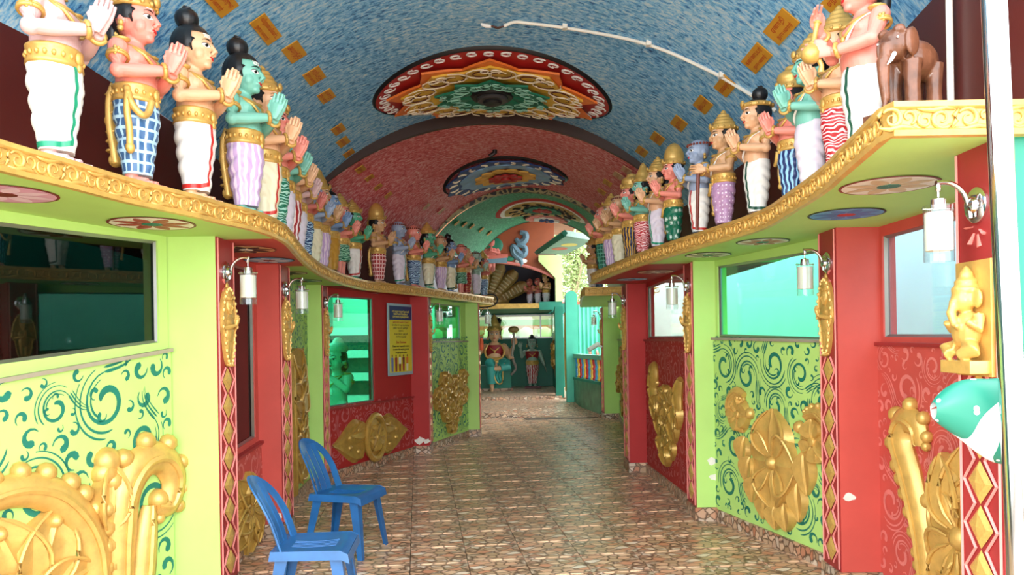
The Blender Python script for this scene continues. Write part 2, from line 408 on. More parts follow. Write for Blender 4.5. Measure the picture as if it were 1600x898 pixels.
L0 = Bay('L', 'wall_left_lime_bay', (-2.63, 2.75), (-1.955, 4.40), 'lime green wall bay with teal scrolls beside the nearest dark window', WGREEN, STROKEG, 1.30, 1.52, 1.40, 1.58, 2.12, 2.15, 0, .965, G_DARK, .135, 3, 'wide dark green reflective window in the nearest lime wall bay')
L1 = Bay('L', 'wall_left_red_bay', (-1.95, 4.68), (-1.93, 5.9), 'narrow red wall bay with a tall brown window', WRED, PINKS, .68, .80, .74, .86, 2.13, 2.12, 0, .93, G_BROWN, .10, 5, 'tall dark brown window in the narrow red bay')
L2 = Bay('L', 'wall_left_scroll_bay', (-1.95, 6.13), (-2.08, 7.82), 'narrow lime wall bay covered in dark green scrolls', WGREEN, STROKEG, 2.16, 2.145, 0, 0, 0, 0, 0, 0, None, .10, 7)
L3 = Bay('L', 'wall_left_poster_bay', (-1.98, 8.05), (-1.27, 9.87), 'crimson wall bay with pink scrolls behind the yellow poster', WREDB, PINKD, .84, .84, .87, .875, 2.06, 2.09, 0, .53, G_MINT, .12, 11, 'green tinted window with a seated figure behind it')
L4 = Bay('L', 'wall_left_far_lime_bay', (-1.08, 10.17), (-.66, 11.42), 'far lime wall bay with dark green scrolls and a small window', WGREEN, STROKEG, 1.54, 1.54, 1.58, 1.58, 2.07, 2.07, .04, .84, G_MINT, .11, 13, 'small green tinted window in the far lime bay')
R0 = Bay('R', 'wall_right_red_bay', (2.2, 2.8), (2.14, 4.52), 'red wall bay with pink scrolls nearest on the right', WRED, PINKS, 1.47, 1.485, 1.52, 1.535, 2.13, 2.12, 0, .97, G_BLUE, .12, 17, 'pale blue window above the nearest red panel')
R1 = Bay('R', 'wall_right_lime_bay', (2.03, 4.74), (1.62, 6.22), 'lime wall bay with dark green scrolls on the right', WGREEN, STROKEG, 1.50, 1.53, 1.515, 1.56, 2.10, 2.12, .02, .96, G_AQUA, .13, 19, 'bright mint green window above the right lime panel')
R2 = Bay('R', 'wall_right_crimson_bay', (1.53, 6.5), (1.44, 8.34), 'crimson wall bay with faint pink scrolls on the right', WREDB, PINKD, 1.52, 1.52, 1.55, 1.555, 2.13, 2.10, .03, .97, G_CLEAR, .10, 23, 'pale clear window above the right crimson panel')
R3 = Bay('R', 'wall_right_far_scroll_bay', (1.45, 8.7), (1.84, 13.3), 'far lime wall bay with dense dark green scrolls', WGREEN, STROKEG, 1.52, 1.52, 1.55, 1.55, 2.08, 2.06, .1, .9, G_CLEAR, .11, 29, 'narrow pale window in the far right lime bay')
# ------------------------------------------------------------------ pillars (fins) with painted borders and gold lozenges
dm = MB()
dm.add([(-.5, 0, 0), (0, 0, -.5), (.5, 0, 0), (0, 0, .5), (-.33, -.16, 0), (0, -.16, -.33), (.33, -.16, 0), (0, -.16, .33), (0, -.26, 0)],
       [(0, 1, 5, 4), (1, 2, 6, 5), (2, 3, 7, 6), (3, 0, 4, 7), (4, 5, 8), (5, 6, 8), (6, 7, 8), (7, 4, 8)])
DIAM = dm.mesh('diamond', GOLD, smooth=False)
class Fin:
    def __init__(s, side, x_in, x_wall, y0, y1, mat, label, zb=.12, border=True, n=8, zt=1.42):
        s.side = side; sg = 1 if side == 'L' else -1
        s.x, s.y0, s.y1 = x_in, y0, y1; s.sg = sg
        root = s.root = empty('pillar', (0, 0, 0)); tag(root, label, None, None, 'structure')
        b = MB(); e = .0
        X0, X1 = sorted((x_in, x_wall))
        zt_ = uz(y0) + .004
        b.box(X0, X1, y0, y1, fz(y0) - .02, zt_); b.build('shaft', mat, root, smooth=False)
        xb = x_in + sg * .004
        b = MB(); b.box(min(x_in, xb), max(x_in, xb), y0 + .004, y1 - .004, fz(y0) + .1, zt_ - .002); b.build('border_panel', DKBORDER, root, smooth=False)
        b = MB(); xo = x_in + sg * .018                            # skirting round the foot
        b.box(min(xo, x_wall), max(xo, x_wall), y0 - .018, y1 + .01, fz(y0) - .02, fz(y0) + .105); b.build('skirting', PEBW, root, smooth=False)
        wd = y1 - y0; ym = (y0 + y1) / 2
        if border:
            b = MB(); zz = fz(y0) + .14; st = (zt - zz) / n; x2 = x_in + sg * .008
            for sd in (-1, 1):                                     # pale zigzags either side of the lozenges
                P = []
                for k in range(2 * n + 1): P.append((x2, ym + sd * (wd * (.37 if k % 2 else .12)), zz + k * st / 2))
                b.tube(P, .007, 4)
                b.tube([(x2, ym + sd * wd * .44, fz(y0) + .12), (x2, ym + sd * wd * .44, zt_ - .01)], .006, 4)
            b.build('zigzag', PINKP, root, smooth=False)
            for k in range(n):
                o = link('diamond', DIAM, None, root); o.location = (x2, ym, zz + (k + .5) * st)
                o.scale = (wd * .56, .07, st * .98); o.rotation_euler = (0, 0, PI / 2 if side == 'L' else -PI / 2)
            b = MB()                                               # painted petals above the lozenges
            for k in range(7):
                a = 2 * PI * k / 7; c = (ym + .055 * math.cos(a), zt_ - .28 + .075 * math.sin(a))
                stroke_pts = [(ym + .02 * math.cos(a), zt_ - .28 + .03 * math.sin(a)), c]
                b.tube([(x2 - sg * .003, *stroke_pts[0]), (x2 - sg * .003, *c)], [.006, .015], 6, .3)
            b.build('painted_flower', PINKP, root)
FLA = Fin('L', -1.70, -2.05, 4.42, 4.70, WGREEN, 'lime green pillar with a red diamond border nearest on the left')
FLB = Fin('L', -1.78, -2.02, 5.88, 6.15, WRED, 'red pillar behind the nearer blue chair')
FLC = Fin('L', -1.93, -2.16, 7.80, 8.05, WGREEN, 'lime pillar left of the green window with a seated figure')
FLD = Fin('L', -1.08, -1.36, 9.85, 10.20, WREDB, 'crimson pillar right of the yellow poster')
FLE = Fin('L', -.50, -.78, 11.40, 11.65, WGREEN, 'lime end pillar where the left wall stops')
FRA = Fin('R', 1.63, 2.6, 2.55, 2.80, TEAL, 'teal backed pillar with pink border behind the steel pole')
FRB = Fin('R', 1.91, 2.22, 4.50, 4.75, WRED, 'red pillar between the mint and the pale blue windows')
FRC = Fin('R', 1.47, 1.74, 6.20, 6.50, WGREEN, 'lime pillar left of the mint window')
FRD = Fin('R', 1.26, 1.54, 8.32, 8.70, WREDB, 'crimson pillar in the middle of the right wall')
FRE = Fin('R', 1.58, 1.96, 13.28, 13.6, WGREEN, 'far lime pillar beside the balustrade')
# ------------------------------------------------------------------ shelves
def shelf(name, edge, walltab, cuts, label, end=None):
    sgn = 1 if name.endswith('left') else -1
    D = catmull([(x, y, 0) for x, y in edge], 6)
    root = empty(name); tag(root, label, None, None, 'structure')
    wx = lambda y: tab(walltab, y) - sgn * .12
    b = MB(); n = len(D)
    V = [(p.x, p.y, tz(p.y)) for p in D] + [(wx(p.y), p.y, tz(p.y)) for p in D]
    b.add(V, [(i, i + 1, n + i + 1, n + i) for i in range(n - 1)]); b.build('shelf_top', GOLDD, root, smooth=False)
    for (ya, yb, mat) in cuts:                                    # soffit panels
        ys = [ya] + [p.y for p in D if ya < p.y < yb] + [yb]
        ex = lambda y: next((lerp(p.x, q.x, (y - p.y) / (q.y - p.y)) for p, q in zip(D, D[1:]) if p.y <= y <= q.y), D[0].x if y < D[0].y else D[-1].x)
        b = MB(); m_ = len(ys)
        V = [(ex(y), y, uz(y)) for y in ys] + [(wx(y) - sgn * (.25 if sgn > 0 else .10), y, uz(y)) for y in ys]
        b.add(V, [(i, i + 1, m_ + i + 1, m_ + i) for i in range(m_ - 1)]); b.build('soffit', mat, root, smooth=False)
    # gold moulding along the edge
    path = [Vector((p.x, p.y, 0)) for p in D]
    if end: path = [Vector((*e, 0)) for e in end] + path
    b = MB(); R = []
    prof = [(0, -.003), (.022, 0), (.026, .018), (.014, .026), (.014, .086), (.026, .094), (.024, .113), (0, .116)]
    for i, p in enumerate(path):
        a = path[max(i - 1, 0)]; c = path[min(i + 1, len(path) - 1)]; d = (c - a).normalized(); nn = Vector((d.y, -d.x, 0)) * sgn
        if end and i == len(end) : nn = (nn + Vector((0, -1, 0))).normalized()
        R.append([p + nn * o + Vector((0, 0, uz(p.y) + z)) for o, z in prof])
    b.rings(R, caps=True); b.build('cornice', GOLD, root, angle=math.radians(50))
    # carved scrolls on the moulding
    step = .125; acc = 0; k = 0
    for i in range(len(path) - 1):
        p, q = path[i], path[i + 1]; l = (q - p).length
        while acc < l:
            d = (q - p).normalized(); nn = Vector((d.y, -d.x, 0)) * sgn; c = p + d * acc
            o = link('carved_scroll', SCROLL_ME, None, root)
            o.location = c + nn * .013 + Vector((0, 0, uz(c.y) + .056))
            ang = math.atan2(nn.y, nn.x) + PI / 2; o.rotation_euler = (0, 0, ang)
            o.scale = (1 if k % 2 else -1, 1, 1 if k % 2 else -1); acc += step; k += 1
        acc -= l
    return root
def curl2(b, c, r, a0, hand, turns, wd, dep, n=16):
    P = []; W = []
    for k in range(n):
        t_ = k / (n - 1); a = a0 + hand * t_ * turns * 2 * PI; q = r * (1 - .72 * t_)
        P.append((c[0] + q * math.cos(a), -dep * .4, c[1] + q * math.sin(a))); W.append(wd * (.35 + .65 * math.sin(PI * min(t_ * 1.15 + .12, 1))))
    b.tube(P, W, 6, .9, (0, 1, 0))
sm = MB()
curl2(sm, (-.018, .0), .036, 2.6, -1, 1.2, .0085, .01)
curl2(sm, (.036, .006), .026, -1.2, 1, 1.0, .0065, .01)
sm.tube([(-.062, -.003, -.03), (-.03, -.006, -.036), (.01, -.006, -.026), (.04, -.005, -.028), (.062, -.003, -.034)], [.004, .008, .009, .007, .004], 6)
sm.tube([(-.05, -.003, .032), (-.065, -.005, .01), (-.06, -.004, -.012)], [.003, .008, .004], 6)
SCROLL_ME = sm.mesh('carved_scroll', GOLD)
SH_L = shelf('shelf_left', LE_, XL, [(2.0, 4.56, WGREEN), (4.56, 6.05, WRED), (6.05, 7.95, WGREEN), (7.95, 10.1, WREDB), (10.1, 11.95, WGREEN)], 'long wavy gold edged ledge carrying the left row of figures')
SH_R = shelf('shelf_right', RE_, XR, [(2.53, 6.35, WGREEN), (6.35, 8.31, WREDB)], 'curved gold edged ledge carrying the right row of figures', [(2.9, 2.53), (1.9, 2.53)])
R2E = [(.98, 10.2), (1.02, 11.0), (1.1, 12.0), (1.2, 13.2)]
SH_R2 = shelf('shelf_far_right', R2E, XR, [(10.2, 13.2, WGREEN)], 'short far gold edged ledge above the distant lime pillar', [(1.9, 10.2)])
# soffit end closures
b = MB(); b.slab([(.88, 8.31, uz(8.3)), (1.9, 8.31, uz(8.3)), (1.9, 8.31, tz(8.3)), (.88, 8.31, tz(8.3))], (0, 1, 0), .02); b.build('shelf_end', GOLDD, SH_R, smooth=False)
b = MB(); b.slab([(-.29, 11.96, uz(12)), (-.95, 11.96, uz(12)), (-.95, 11.96, tz(12)), (-.29, 11.96, tz(12))], (0, 1, 0), .02); b.build('shelf_end', GOLDD, SH_L, smooth=False)
# ------------------------------------------------------------------ maroon walls behind the figures
for side, T, lab in (('left', XL, 'dark maroon wall strip behind the left row of figures'), ('right', XR, 'dark maroon wall strip behind the right row of figures')):
    sgn = 1 if side == 'left' else -1; b = MB(); ys = [2.3 + .25 * k for k in range(int((13.4 - 2.3) / .25) + 2)]
    if side == 'left': ys = [y for y in ys if y <= 12.4]
    b.grid(lambda u, v: (tab(T, ys[int(round(u * (len(ys) - 1)))]) , ys[int(round(u * (len(ys) - 1)))], lerp(tz(ys[int(round(u * (len(ys) - 1)))]) - .03, zs_(ys[int(round(u * (len(ys) - 1)))]) + .02, v)), len(ys) - 1, 1)
    tag(b.build('wall_%s_upper' % side, WBROWN, smooth=True), lab, None, None, 'structure')
# ------------------------------------------------------------------ vaulted ceilings
def vz(x, y, dz=0, za=None):
    l, r = tab(XL, y), tab(XR, y); s_ = zs_(y) + dz; a = (za(y) if za else ZA(y)) + dz
    hw = (r - l) / 2; cx = (l + r) / 2; rise = a - s_; R = (hw * hw + rise * rise) / (2 * rise)
    q = R * R - (x - cx) ** 2
    return a - R + math.sqrt(max(q, 0))
ZAB = lambda y: 4.05
ZAR = lambda y: lerp(3.92, 3.78, (y - 8.4) / 2.9)
ZAG = lambda y: lerp(3.72, 3.64, (y - 11.3) / 2.1)
ZA = lambda y: ZAB(y) if y < 8.4 else ZAR(y) if y < 11.3 else ZAG(y)
def vault(name, y0, y1, za, mat, label):
    ny = max(4, int((y1 - y0) / .15))
    def F(u, v):
        y = lerp(y0, y1, v); l, r = tab(XL, y), tab(XR, y); x = lerp(l, r, .5 - .5 * math.cos(PI * u)) if False else lerp(l, r, u)
        return (x, y, vz(x, y, 0, za))
    b = MB(); b.grid(F, 48, ny, uv=lambda u, v: (u * 5.0, lerp(y0, y1, v)))
    return tag(b.build(name, mat), label, None, None, 'structure')
vault('ceiling_blue', 2.3, 8.4, ZAB, BLUEC, 'nearest barrel vault daubed in blue and white paint')
vault('ceiling_red', 8.4, 11.3, ZAR, REDC, 'middle barrel vault daubed in red and pink paint')
vault('ceiling_green', 11.3, 13.4, ZAG, GREENC, 'far barrel vault daubed in green paint')
def ring(name, y, zf_hi, zf_lo, mat, label, depth=.0):
    b = MB(); n = 60; V = []
    l, r = tab(XL, y), tab(XR, y)
    for k in range(n + 1):
        x = lerp(l, r, k / n); V.append((x, y, vz(x, y, 0, zf_lo) - .0)); 
    for k in range(n + 1):
        x = lerp(l, r, k / n); V.append((x, y, max(vz(x, y, 0, zf_hi), vz(x, y, 0, zf_lo)) + .03))
    b.add(V, [(k, k + 1, n + 2 + k, n + 1 + k) for k in range(n)])
    V2 = [(x, y + depth, z) for x, y, z in V]
    return tag(b.build(name, mat), label, None, None, 'structure')
ARCHB = paint('arch_brown', (58, 34, 26), .5, .1, 6)
def archband(name, y, zlo, wdt, dep, mat, label):
    """solid arch strip of given face height and depth under a vault"""
    b = MB(); n = 64; l, r = tab(XL, y), tab(XR, y); R = []
    for k in range(n + 1):
        x = lerp(l, r, k / n); z = vz(x, y, 0, zlo)
        sl = (vz(min(x + .01, r - 1e-4), y, 0, zlo) - vz(max(x - .01, l + 1e-4), y, 0, zlo)) / .02; nn = Vector((-sl, 0, 1)).normalized()
        p = Vector((x, y, z)); R.append([p - nn * .004, p + nn * wdt, p + nn * wdt + Vector((0, dep, 0)), p - nn * .004 + Vector((0, dep, 0))])
    b.rings(R, caps=True); return tag(b.build(name, mat, angle=math.radians(30)), label, None, None, 'structure')
archband('trim_1', 8.36, ZAR, .19, .06, ARCHB, 'dark brown arch between the blue and red vaults')
m, nt, N, L, bs = nodes('black_gold_frieze')
v = coord(nt, 'Object', (9, 9, 9)); wv = tex(nt, 'Voronoi', v, Scale=1.2, feature='DISTANCE_TO_EDGE')
L.new(ramp(nt, wv.outputs['Distance'], [(.08, srgb(150, 140, 90)), (.16, srgb(24, 30, 26))]), bs.inputs['Base Color'])
FRIEZE = m
archband('trim_2', 11.22, ZAG, .10, .10, FRIEZE, 'black arch with pale scroll frieze between the red and green vaults')
archband('trim_3', 13.36, ZAG, .05, .08, paint('arch_green', (30, 92, 66), .5), 'green outer lip of the far vault')
# ------------------------------------------------------------------ figures: one continuous body per pose, shared by all figures of that pose
def remeshed(b, name, vox, smooth_it=4, ratio=.45):
    me = b.mesh('tmp', smooth=False); o = bpy.data.objects.new('tmp', me); C.objects.link(o)
    m = o.modifiers.new('r', 'REMESH'); m.mode = 'VOXEL'; m.voxel_size = vox
    s = o.modifiers.new('s', 'SMOOTH'); s.factor = .5; s.iterations = smooth_it
    if ratio < 1: d = o.modifiers.new('d', 'DECIMATE'); d.ratio = ratio
    dg = bpy.context.evaluated_depsgraph_get(); dg.update()
    out = bpy.data.meshes.new_from_object(o.evaluated_get(dg)); out.name = name
    bpy.data.objects.remove(o); out.materials.clear(); out.shade_smooth()
    return out
def eloft(b, secs, n=20):
    """stack of ellipses (cx, cy, z, rx, ry)"""
    b.rings([[(cx + rx * math.cos(2 * PI * k / n), cy + ry * math.sin(2 * PI * k / n), z) for k in range(n)] for cx, cy, z, rx, ry in secs])
HS = Matrix.Translation((0, 0, .62)) @ Matrix.Scale(1.13, 4) @ Matrix.Translation((0, 0, -.62))     # large doll-like heads
def head(b, c=(0, 0, 0), s=1.0):
    h = MB()
    h.ell((0, .0, .712), (.066, .080, .080), 20, 12)
    h.ell((0, -.026, .668), (.050, .052, .056), 18, 10)
    h.ell((0, -.058, .632), (.022, .018, .016), 10, 6)                       # chin
    h.ell((0, -.074, .655), (.022, .010, .011), 10, 6)                       # lips
    for sx in (-1, 1):
        h.ell((sx * .032, -.040, .670), (.024, .026, .030), 10, 6)           # cheeks
        h.ell((sx * .064, .012, .685), (.010, .017, .028), 8, 6)             # ears
        h.ell((sx * .026, -.066, .717), (.020, .012, .008), 8, 6)            # brows
        h.ell((sx * .009, -.086, .672), (.008, .008, .007), 8, 5)            # nostrils
    h.tube([(0, -.070, .716), (0, -.086, .696), (0, -.097, .677)], [.008, .010, .0115], 8)
    h.xf(HS); b.join(h)
def hand(b, wrist, d, side, up, size=1.0, spread=.0168, curl=0.0):
    """palm and five fingers; d finger direction, side across the palm towards the little finger, up = palm normal"""
    d = Vector(d).normalized(); sd = Vector(side); sd = (sd - d * sd.dot(d)).normalized(); nn = d.cross(sd) * (1 if d.cross(sd).dot(Vector(up)) > 0 else -1)
    w = Vector(wrist); k = size
    b.tube([w - d * .012 * k, w + d * .015 * k, w + d * .040 * k, w + d * .058 * k], [.018 * k, .026 * k, .032 * k, .030 * k], 10, .42, nn)
    for i, (ln, of) in enumerate(((.050, -1.5), (.058, -.5), (.054, .5), (.042, 1.5))):
        p = w + d * (.052 - abs(of) * .003) * k + sd * of * spread * k
        q = p + d * ln * .5 * k + nn * curl * .010 * k + sd * of * .001; r = p + d * ln * k + nn * curl * .034 * k + sd * of * .0015
        b.tube([p - d * .01 * k, p, q, r, r + d * .003 * k], [.0075 * k, .0074 * k, .0068 * k, .0056 * k, .002 * k], 8)
    p = w + d * .016 * k - sd * .024 * k
    b.tube([p, p + d * .022 * k - sd * .014 * k, p + d * .046 * k - sd * .013 * k, p + d * .05 * k - sd * .012 * k], [.011 * k, .0095 * k, .0075 * k, .003], 8)
def torso(b, fat=1.0):
    eloft(b, [(0, 0, .30, .075, .062), (0, 0, .34, .092, .076), (0, -.004, .39, .094 * fat, .080 * fat), (0, -.006, .43, .090 * fat, .080 * fat), (0, -.002, .475, .092, .074),
              (0, -.002, .52, .108, .076), (0, 0, .55, .114, .070), (0, .004, .575, .098, .058), (0, .006, .592, .060, .046), (0, .004, .61, .040, .040), (0, 0, .64, .037, .040)], 24)
    for sx in (-1, 1): b.ell((sx * .046, -.050, .530), (.040, .024, .030), 10, 6)
def legs(b, gap=.035):
    for sx in (-1, 1):
        b.tube([(sx * gap, 0, .36), (sx * gap, -.004, .28), (sx * gap, -.004, .205), (sx * gap, .006, .14), (sx * gap, .004, .06), (sx * gap, .0, .02)], [.052, .048, .038, .035, .027, .026], 12)
        b.tube([(sx * gap, .024, .020), (sx * gap * 1.05, -.02, .022), (sx * gap * 1.15, -.070, .014)], [.020, .024, .021], 10, .85)
        for k in range(5):
            x = sx * gap * 1.15 + (k - 2) * .0088; l = (.030, .031, .028, .024, .020)[k if sx > 0 else 4 - k] if False else (.030 - .0035 * (k if sx < 0 else 4 - k))
            b.tube([(x, -.072, .011), (x, -.072 - l, .009), (x, -.075 - l, .009)], [.0075, .0068, .003], 6)
def arm(b, sh, el, wr, r=(.040, .032, .034, .020)):
    sh, el, wr = Vector(sh), Vector(el), Vector(wr)
    b.tube([sh, sh.lerp(el, .45), el, el.lerp(wr, .35), wr], [r[0], r[0] * .88, r[1], r[1] * .95, r[3]], 12)
    b.ell(sh, (r[0] * 1.02,) * 3, 12, 8); b.ell(el, (r[1],) * 3, 10, 6)
BODY = {}
def body_anjali():
    b = MB(); torso(b); legs(b); head(b)
    for sx in (-1, 1):
        arm(b, (sx * .118, .004, .556), (sx * .150, -.012, .452), (sx * .020, -.158, .484))
        hand(b, (sx * .0135, -.164, .494), (-sx * .04, -.34, .94), (0, -1, -.3), (-sx, 0, 0), 1.12)
    return b
def body_staff():
    b = MB(); torso(b); legs(b); head(b)
    for sx in (-1, 1):
        arm(b, (sx * .118, .004, .556), (sx * .140, -.03, .455), (sx * .045, -.165, .452))
        hand(b, (sx * .040, -.172, .452), (-sx * .55, -.8, .05), (0, .1, -1), (0, 0, -1), 1.0, curl=.9)
    return b
def body_pot():
    b = MB(); torso(b, 1.08); legs(b); head(b)
    arm(b, (-.118, .004, .556), (-.150, -.06, .47), (-.05, -.165, .535)); hand(b, (-.045, -.172, .543), (.3, -.5, .8), (.2, -.9, -.2), (1, 0, 0), 1.05, curl=.9)
    arm(b, (.118, .004, .556), (.148, -.05, .45), (.03, -.16, .43)); hand(b, (.025, -.17, .435), (-.4, -.85, .2), (0, .1, -1), (-1, 0, 0), 1.05, curl=.9)
    return b
for nm, fn in (('anjali', body_anjali), ('staff', body_staff), ('pot', body_pot)):
    me = remeshed(fn(), 'body_' + nm, .0034, 4, .3); BODY[nm] = me
def bvh(me):
    bm = bmesh.new(); bm.from_mesh(me); t = BVHTree.FromBMesh(bm); bm.free(); return t
BV = {k: bvh(v) for k, v in BODY.items()}
# ---- painted face and nails, projected on the body surface
def project(tree, pts, off, d=(0, 1, 0)):
    d = Vector(d); out = []
    for x, z in [(x_ * 1.13, .62 + (z_ - .62) * 1.13) for x_, z_ in pts]:
        h, n, _, _ = tree.ray_cast(Vector((x, -.4, z)), d)
        out.append((h + n * off) if h is not None else Vector((x, -.07, z)))
    return out
def patch(b, tree, outline, off):
    cx = sum(p[0] for p in outline) / len(outline); cz = sum(p[1] for p in outline) / len(outline)
    R = []
    for s_ in (.02, .5, 1.0): R.append(project(tree, [(cx + (x - cx) * s_, cz + (z - cz) * s_) for x, z in outline], off))
    b.rings(R, caps=False)
def almond(cx, cz, w_, h_, sx, tilt=.12, n=14):
    out = []
    for k in range(n):
        a = 2 * PI * k / n; x = w_ * math.cos(a); z = h_ * math.sin(a) * (1 - .35 * abs(math.cos(a)) ** 2) + sx * x * tilt
        out.append((cx + x, cz + z))
    return out
T0 = BV['anjali']
fl_ = MB(); ft = MB(); fr_ = MB(); FACE = []
for sx in (-1, 1):
    fe = MB(); fi = MB(); fb = MB()
    patch(fe, T0, almond(sx * .0265, .7035, .0165, .0082, sx), .0010)
    patch(fi, T0, almond(sx * .0262, .7038, .0068, .0074, 0), .0018)
    top = [(sx * .0265 + x, .7035 + .0080 * math.sqrt(max(0, 1 - (x / .0165) ** 2)) + x * sx * .14) for x in [-.0165 + .0033 * k for k in range(11)]]
    P = project(T0, top, .0015); fi.tube(P, .0013, 5)
    br = [(sx * (.006 + .0044 * k), .7225 + .0062 * math.sin(PI * (k + .5) / 8.5)) for k in range(9)]
    fb.tube(project(T0, br, .0008), [.0014, .0024, .0030, .0032, .0030, .0027, .0022, .0017, .0010], 6)
    FACE += [('eye', fe.mesh('eye', EYEW)), ('iris', fi.mesh('iris', INK)), ('eyebrow', fb.mesh('eyebrow', INK))]
patch(fl_, T0, [(-.017, .6575), (-.008, .6625), (0, .6605), (.008, .6625), (.017, .6575), (.008, .6505), (0, .6485), (-.008, .6505)], .0012)
for k in range(3):
    P = project(T0, [(-.030 + .006 * i, .738 + .0066 * k) for i in range(11)], .0006); ft.tube(P, .0021, 5)
patch(fr_, T0, almond(0, .7385, .0042, .0066, 0, 0, 10), .0028)
FACE += [('lips', fl_.mesh('lips', REDL)), ('forehead_ash', ft.mesh('forehead_ash', WHITE)), ('tilak', fr_.mesh('tilak', REDL))]
# ---- hair and head-dresses (meshes shared)
def shell(c, r, keep, n=28, m=18, groove=0):
    b = MB(); V = {}; c = Vector(c)
    pts = []
    for i in range(m + 1):
        a = -PI / 2 + PI * i / m
        row = []
        for k in range(n):
            t_ = 2 * PI * k / n; q = 1 + groove * math.sin(t_ * 14)
            row.append(Vector((max(math.cos(a), .01) * r[0] * math.cos(t_) * q, max(math.cos(a), .01) * r[1] * math.sin(t_) * q, r[2] * math.sin(a))) + c)
        pts.append(row)
    vs = [p for row in pts for p in row]; fs = []
    for i in range(m):
        for k in range(n):
            q = (i * n + k, i * n + (k + 1) % n, (i + 1) * n + (k + 1) % n, (i + 1) * n + k)
            cc = sum((vs[j] for j in q), Vector()) / 4
            if keep(cc): fs.append(q)
    b.add(vs, fs); return b
hk = lambda p: not (p.y < -.028 and p.z < .752) and not (p.y < .035 and p.z < .690 and abs(p.x) < .075)
hair_b = shell((0, .008, .714), (.0745, .0865, .0885), hk, 56, 20, .012)
hair_b.ell((0, .074, .650), (.046, .030, .058), 14, 8)
for sx in (-1, 1): hair_b.tube([(sx * .060, -.030, .725), (sx * .066, -.022, .695), (sx * .062, -.028, .675)], [.010, .007, .003], 6)
bun = MB(); bun.lathe([(.025, .782), (.036, .796), (.045, .812), (.047, .830), (.042, .848), (.028, .862), (.004, .868)], 40, (0, .026, 0), wob=lambda a, z: 1 + .02 * math.sin(a * 12))
bun.tube([(0, .05, .865), (0, .035, .876), (0, .01, .872)], [.004, .008, .003], 6)
HAIR = hair_b.xf(HS).mesh('hair', BLACK); BUN = bun.xf(HS).mesh('hair_bun', BLACK)
def crown(kind):
    b = MB()
    band = [(.070, .738), (.080, .740), (.083, .752), (.078, .760), (.080, .768), (.074, .774)]
    if kind == 'tier':
        b.lathe(band + [(.066, .784), (.070, .792), (.062, .800), (.052, .806), (.056, .814), (.048, .824), (.036, .830), (.040, .838), (.032, .850), (.016, .858), (.018, .866), (.008, .878), (.002, .882)], 28, (0, .008, 0), 1, 1.12)
    elif kind == 'cone':
        b.lathe(band + [(.076, .79), (.076, .815), (.070, .845), (.058, .875), (.042, .900), (.022, .916), (.006, .922)], 28, (0, .012, 0), 1, 1.12)
    elif kind == 'round':
        b.lathe(band + [(.082, .79), (.086, .81), (.080, .832), (.062, .848), (.040, .856), (.044, .866), (.036, .880), (.014, .890), (.002, .892)], 28, (0, .014, 0), 1, 1.12, wob=lambda a, z: 1 + .018 * math.sin(a * 10) * (z > .78))
    elif kind == 'point':
        b.lathe(band + [(.070, .785), (.062, .80), (.064, .806), (.050, .835), (.036, .865), (.026, .885), (.028, .892), (.012, .912), (.003, .925)], 28, (0, .01, 0), 1, 1.12)
    elif kind == 'band':
        b.lathe([(.074, .742), (.0805, .744), (.083, .756), (.080, .768), (.074, .770)], 28, (0, .006, 0), 1, 1.12)
    for k in range(14):                                                     # bosses on the band
        a = 2 * PI * k / 14; b.ell((.082 * math.cos(a), .010 + .092 * math.sin(a), .754), (.009, .009, .010), 6, 4)
    b.lathe([(.001, 0), (.020, .003), (.018, .010), (.006, .014), (.001, .015)], 12)
    k0 = len(b.v) - 12 * 5
    M = Matrix.Translation((0, -.086, .766)) @ Matrix.Rotation(PI / 2, 4, 'X')
    for i in range(k0, len(b.v)): b.v[i] = tuple(M @ Vector(b.v[i]))
    return b.xf(HS).mesh('crown', GOLD)
CROWN = {k: crown(k) for k in ('tier', 'cone', 'round', 'point', 'band')}
bd = MB()
for k in range(22):
    a = 2 * PI * k / 22; bd.ell((.0735 * math.cos(a), .004 + .0865 * math.sin(a), .752 + .006 * math.sin(a)), (.0095, .0095, .0095), 8, 5)
BEADS = bd.xf(HS).mesh('bead_band', paint('rudraksha_brown', (120, 48, 34), .5, .2, 30))
rd = MB()                                                                   # gold side roundel behind the ear
rd.lathe([(.002, -.012), (.030, -.010), (.038, .0), (.030, .010), (.020, .008), (.016, .014), (.002, .016)], 20); rd.xf(Matrix.Translation((0, .085, .715)) @ Matrix.Rotation(PI / 2, 4, 'Y'))
rd.ell((0, .074, .668), (.030, .022, .018), 12, 6); rd.ell((-.02, .06, .645), (.018, .016, .014), 10, 6); rd.ell((.02, .06, .645), (.018, .016, .014), 10, 6)
ROUNDEL = rd.xf(HS).mesh('hair_roundel', GOLD)
EARR = []
for sx in (-1, 1): er = MB(); er.ell((sx * .074, .010, .668), (.009, .012, .012), 8, 6); er.ell((sx * .076, .010, .648), (.010, .013, .010), 8, 6); er.lathe([(.002, .636), (.012, .64), (.004, .656)], 8, (sx * .076, .010, 0)); EARR.append(er.xf(HS).mesh('earring', GOLD))
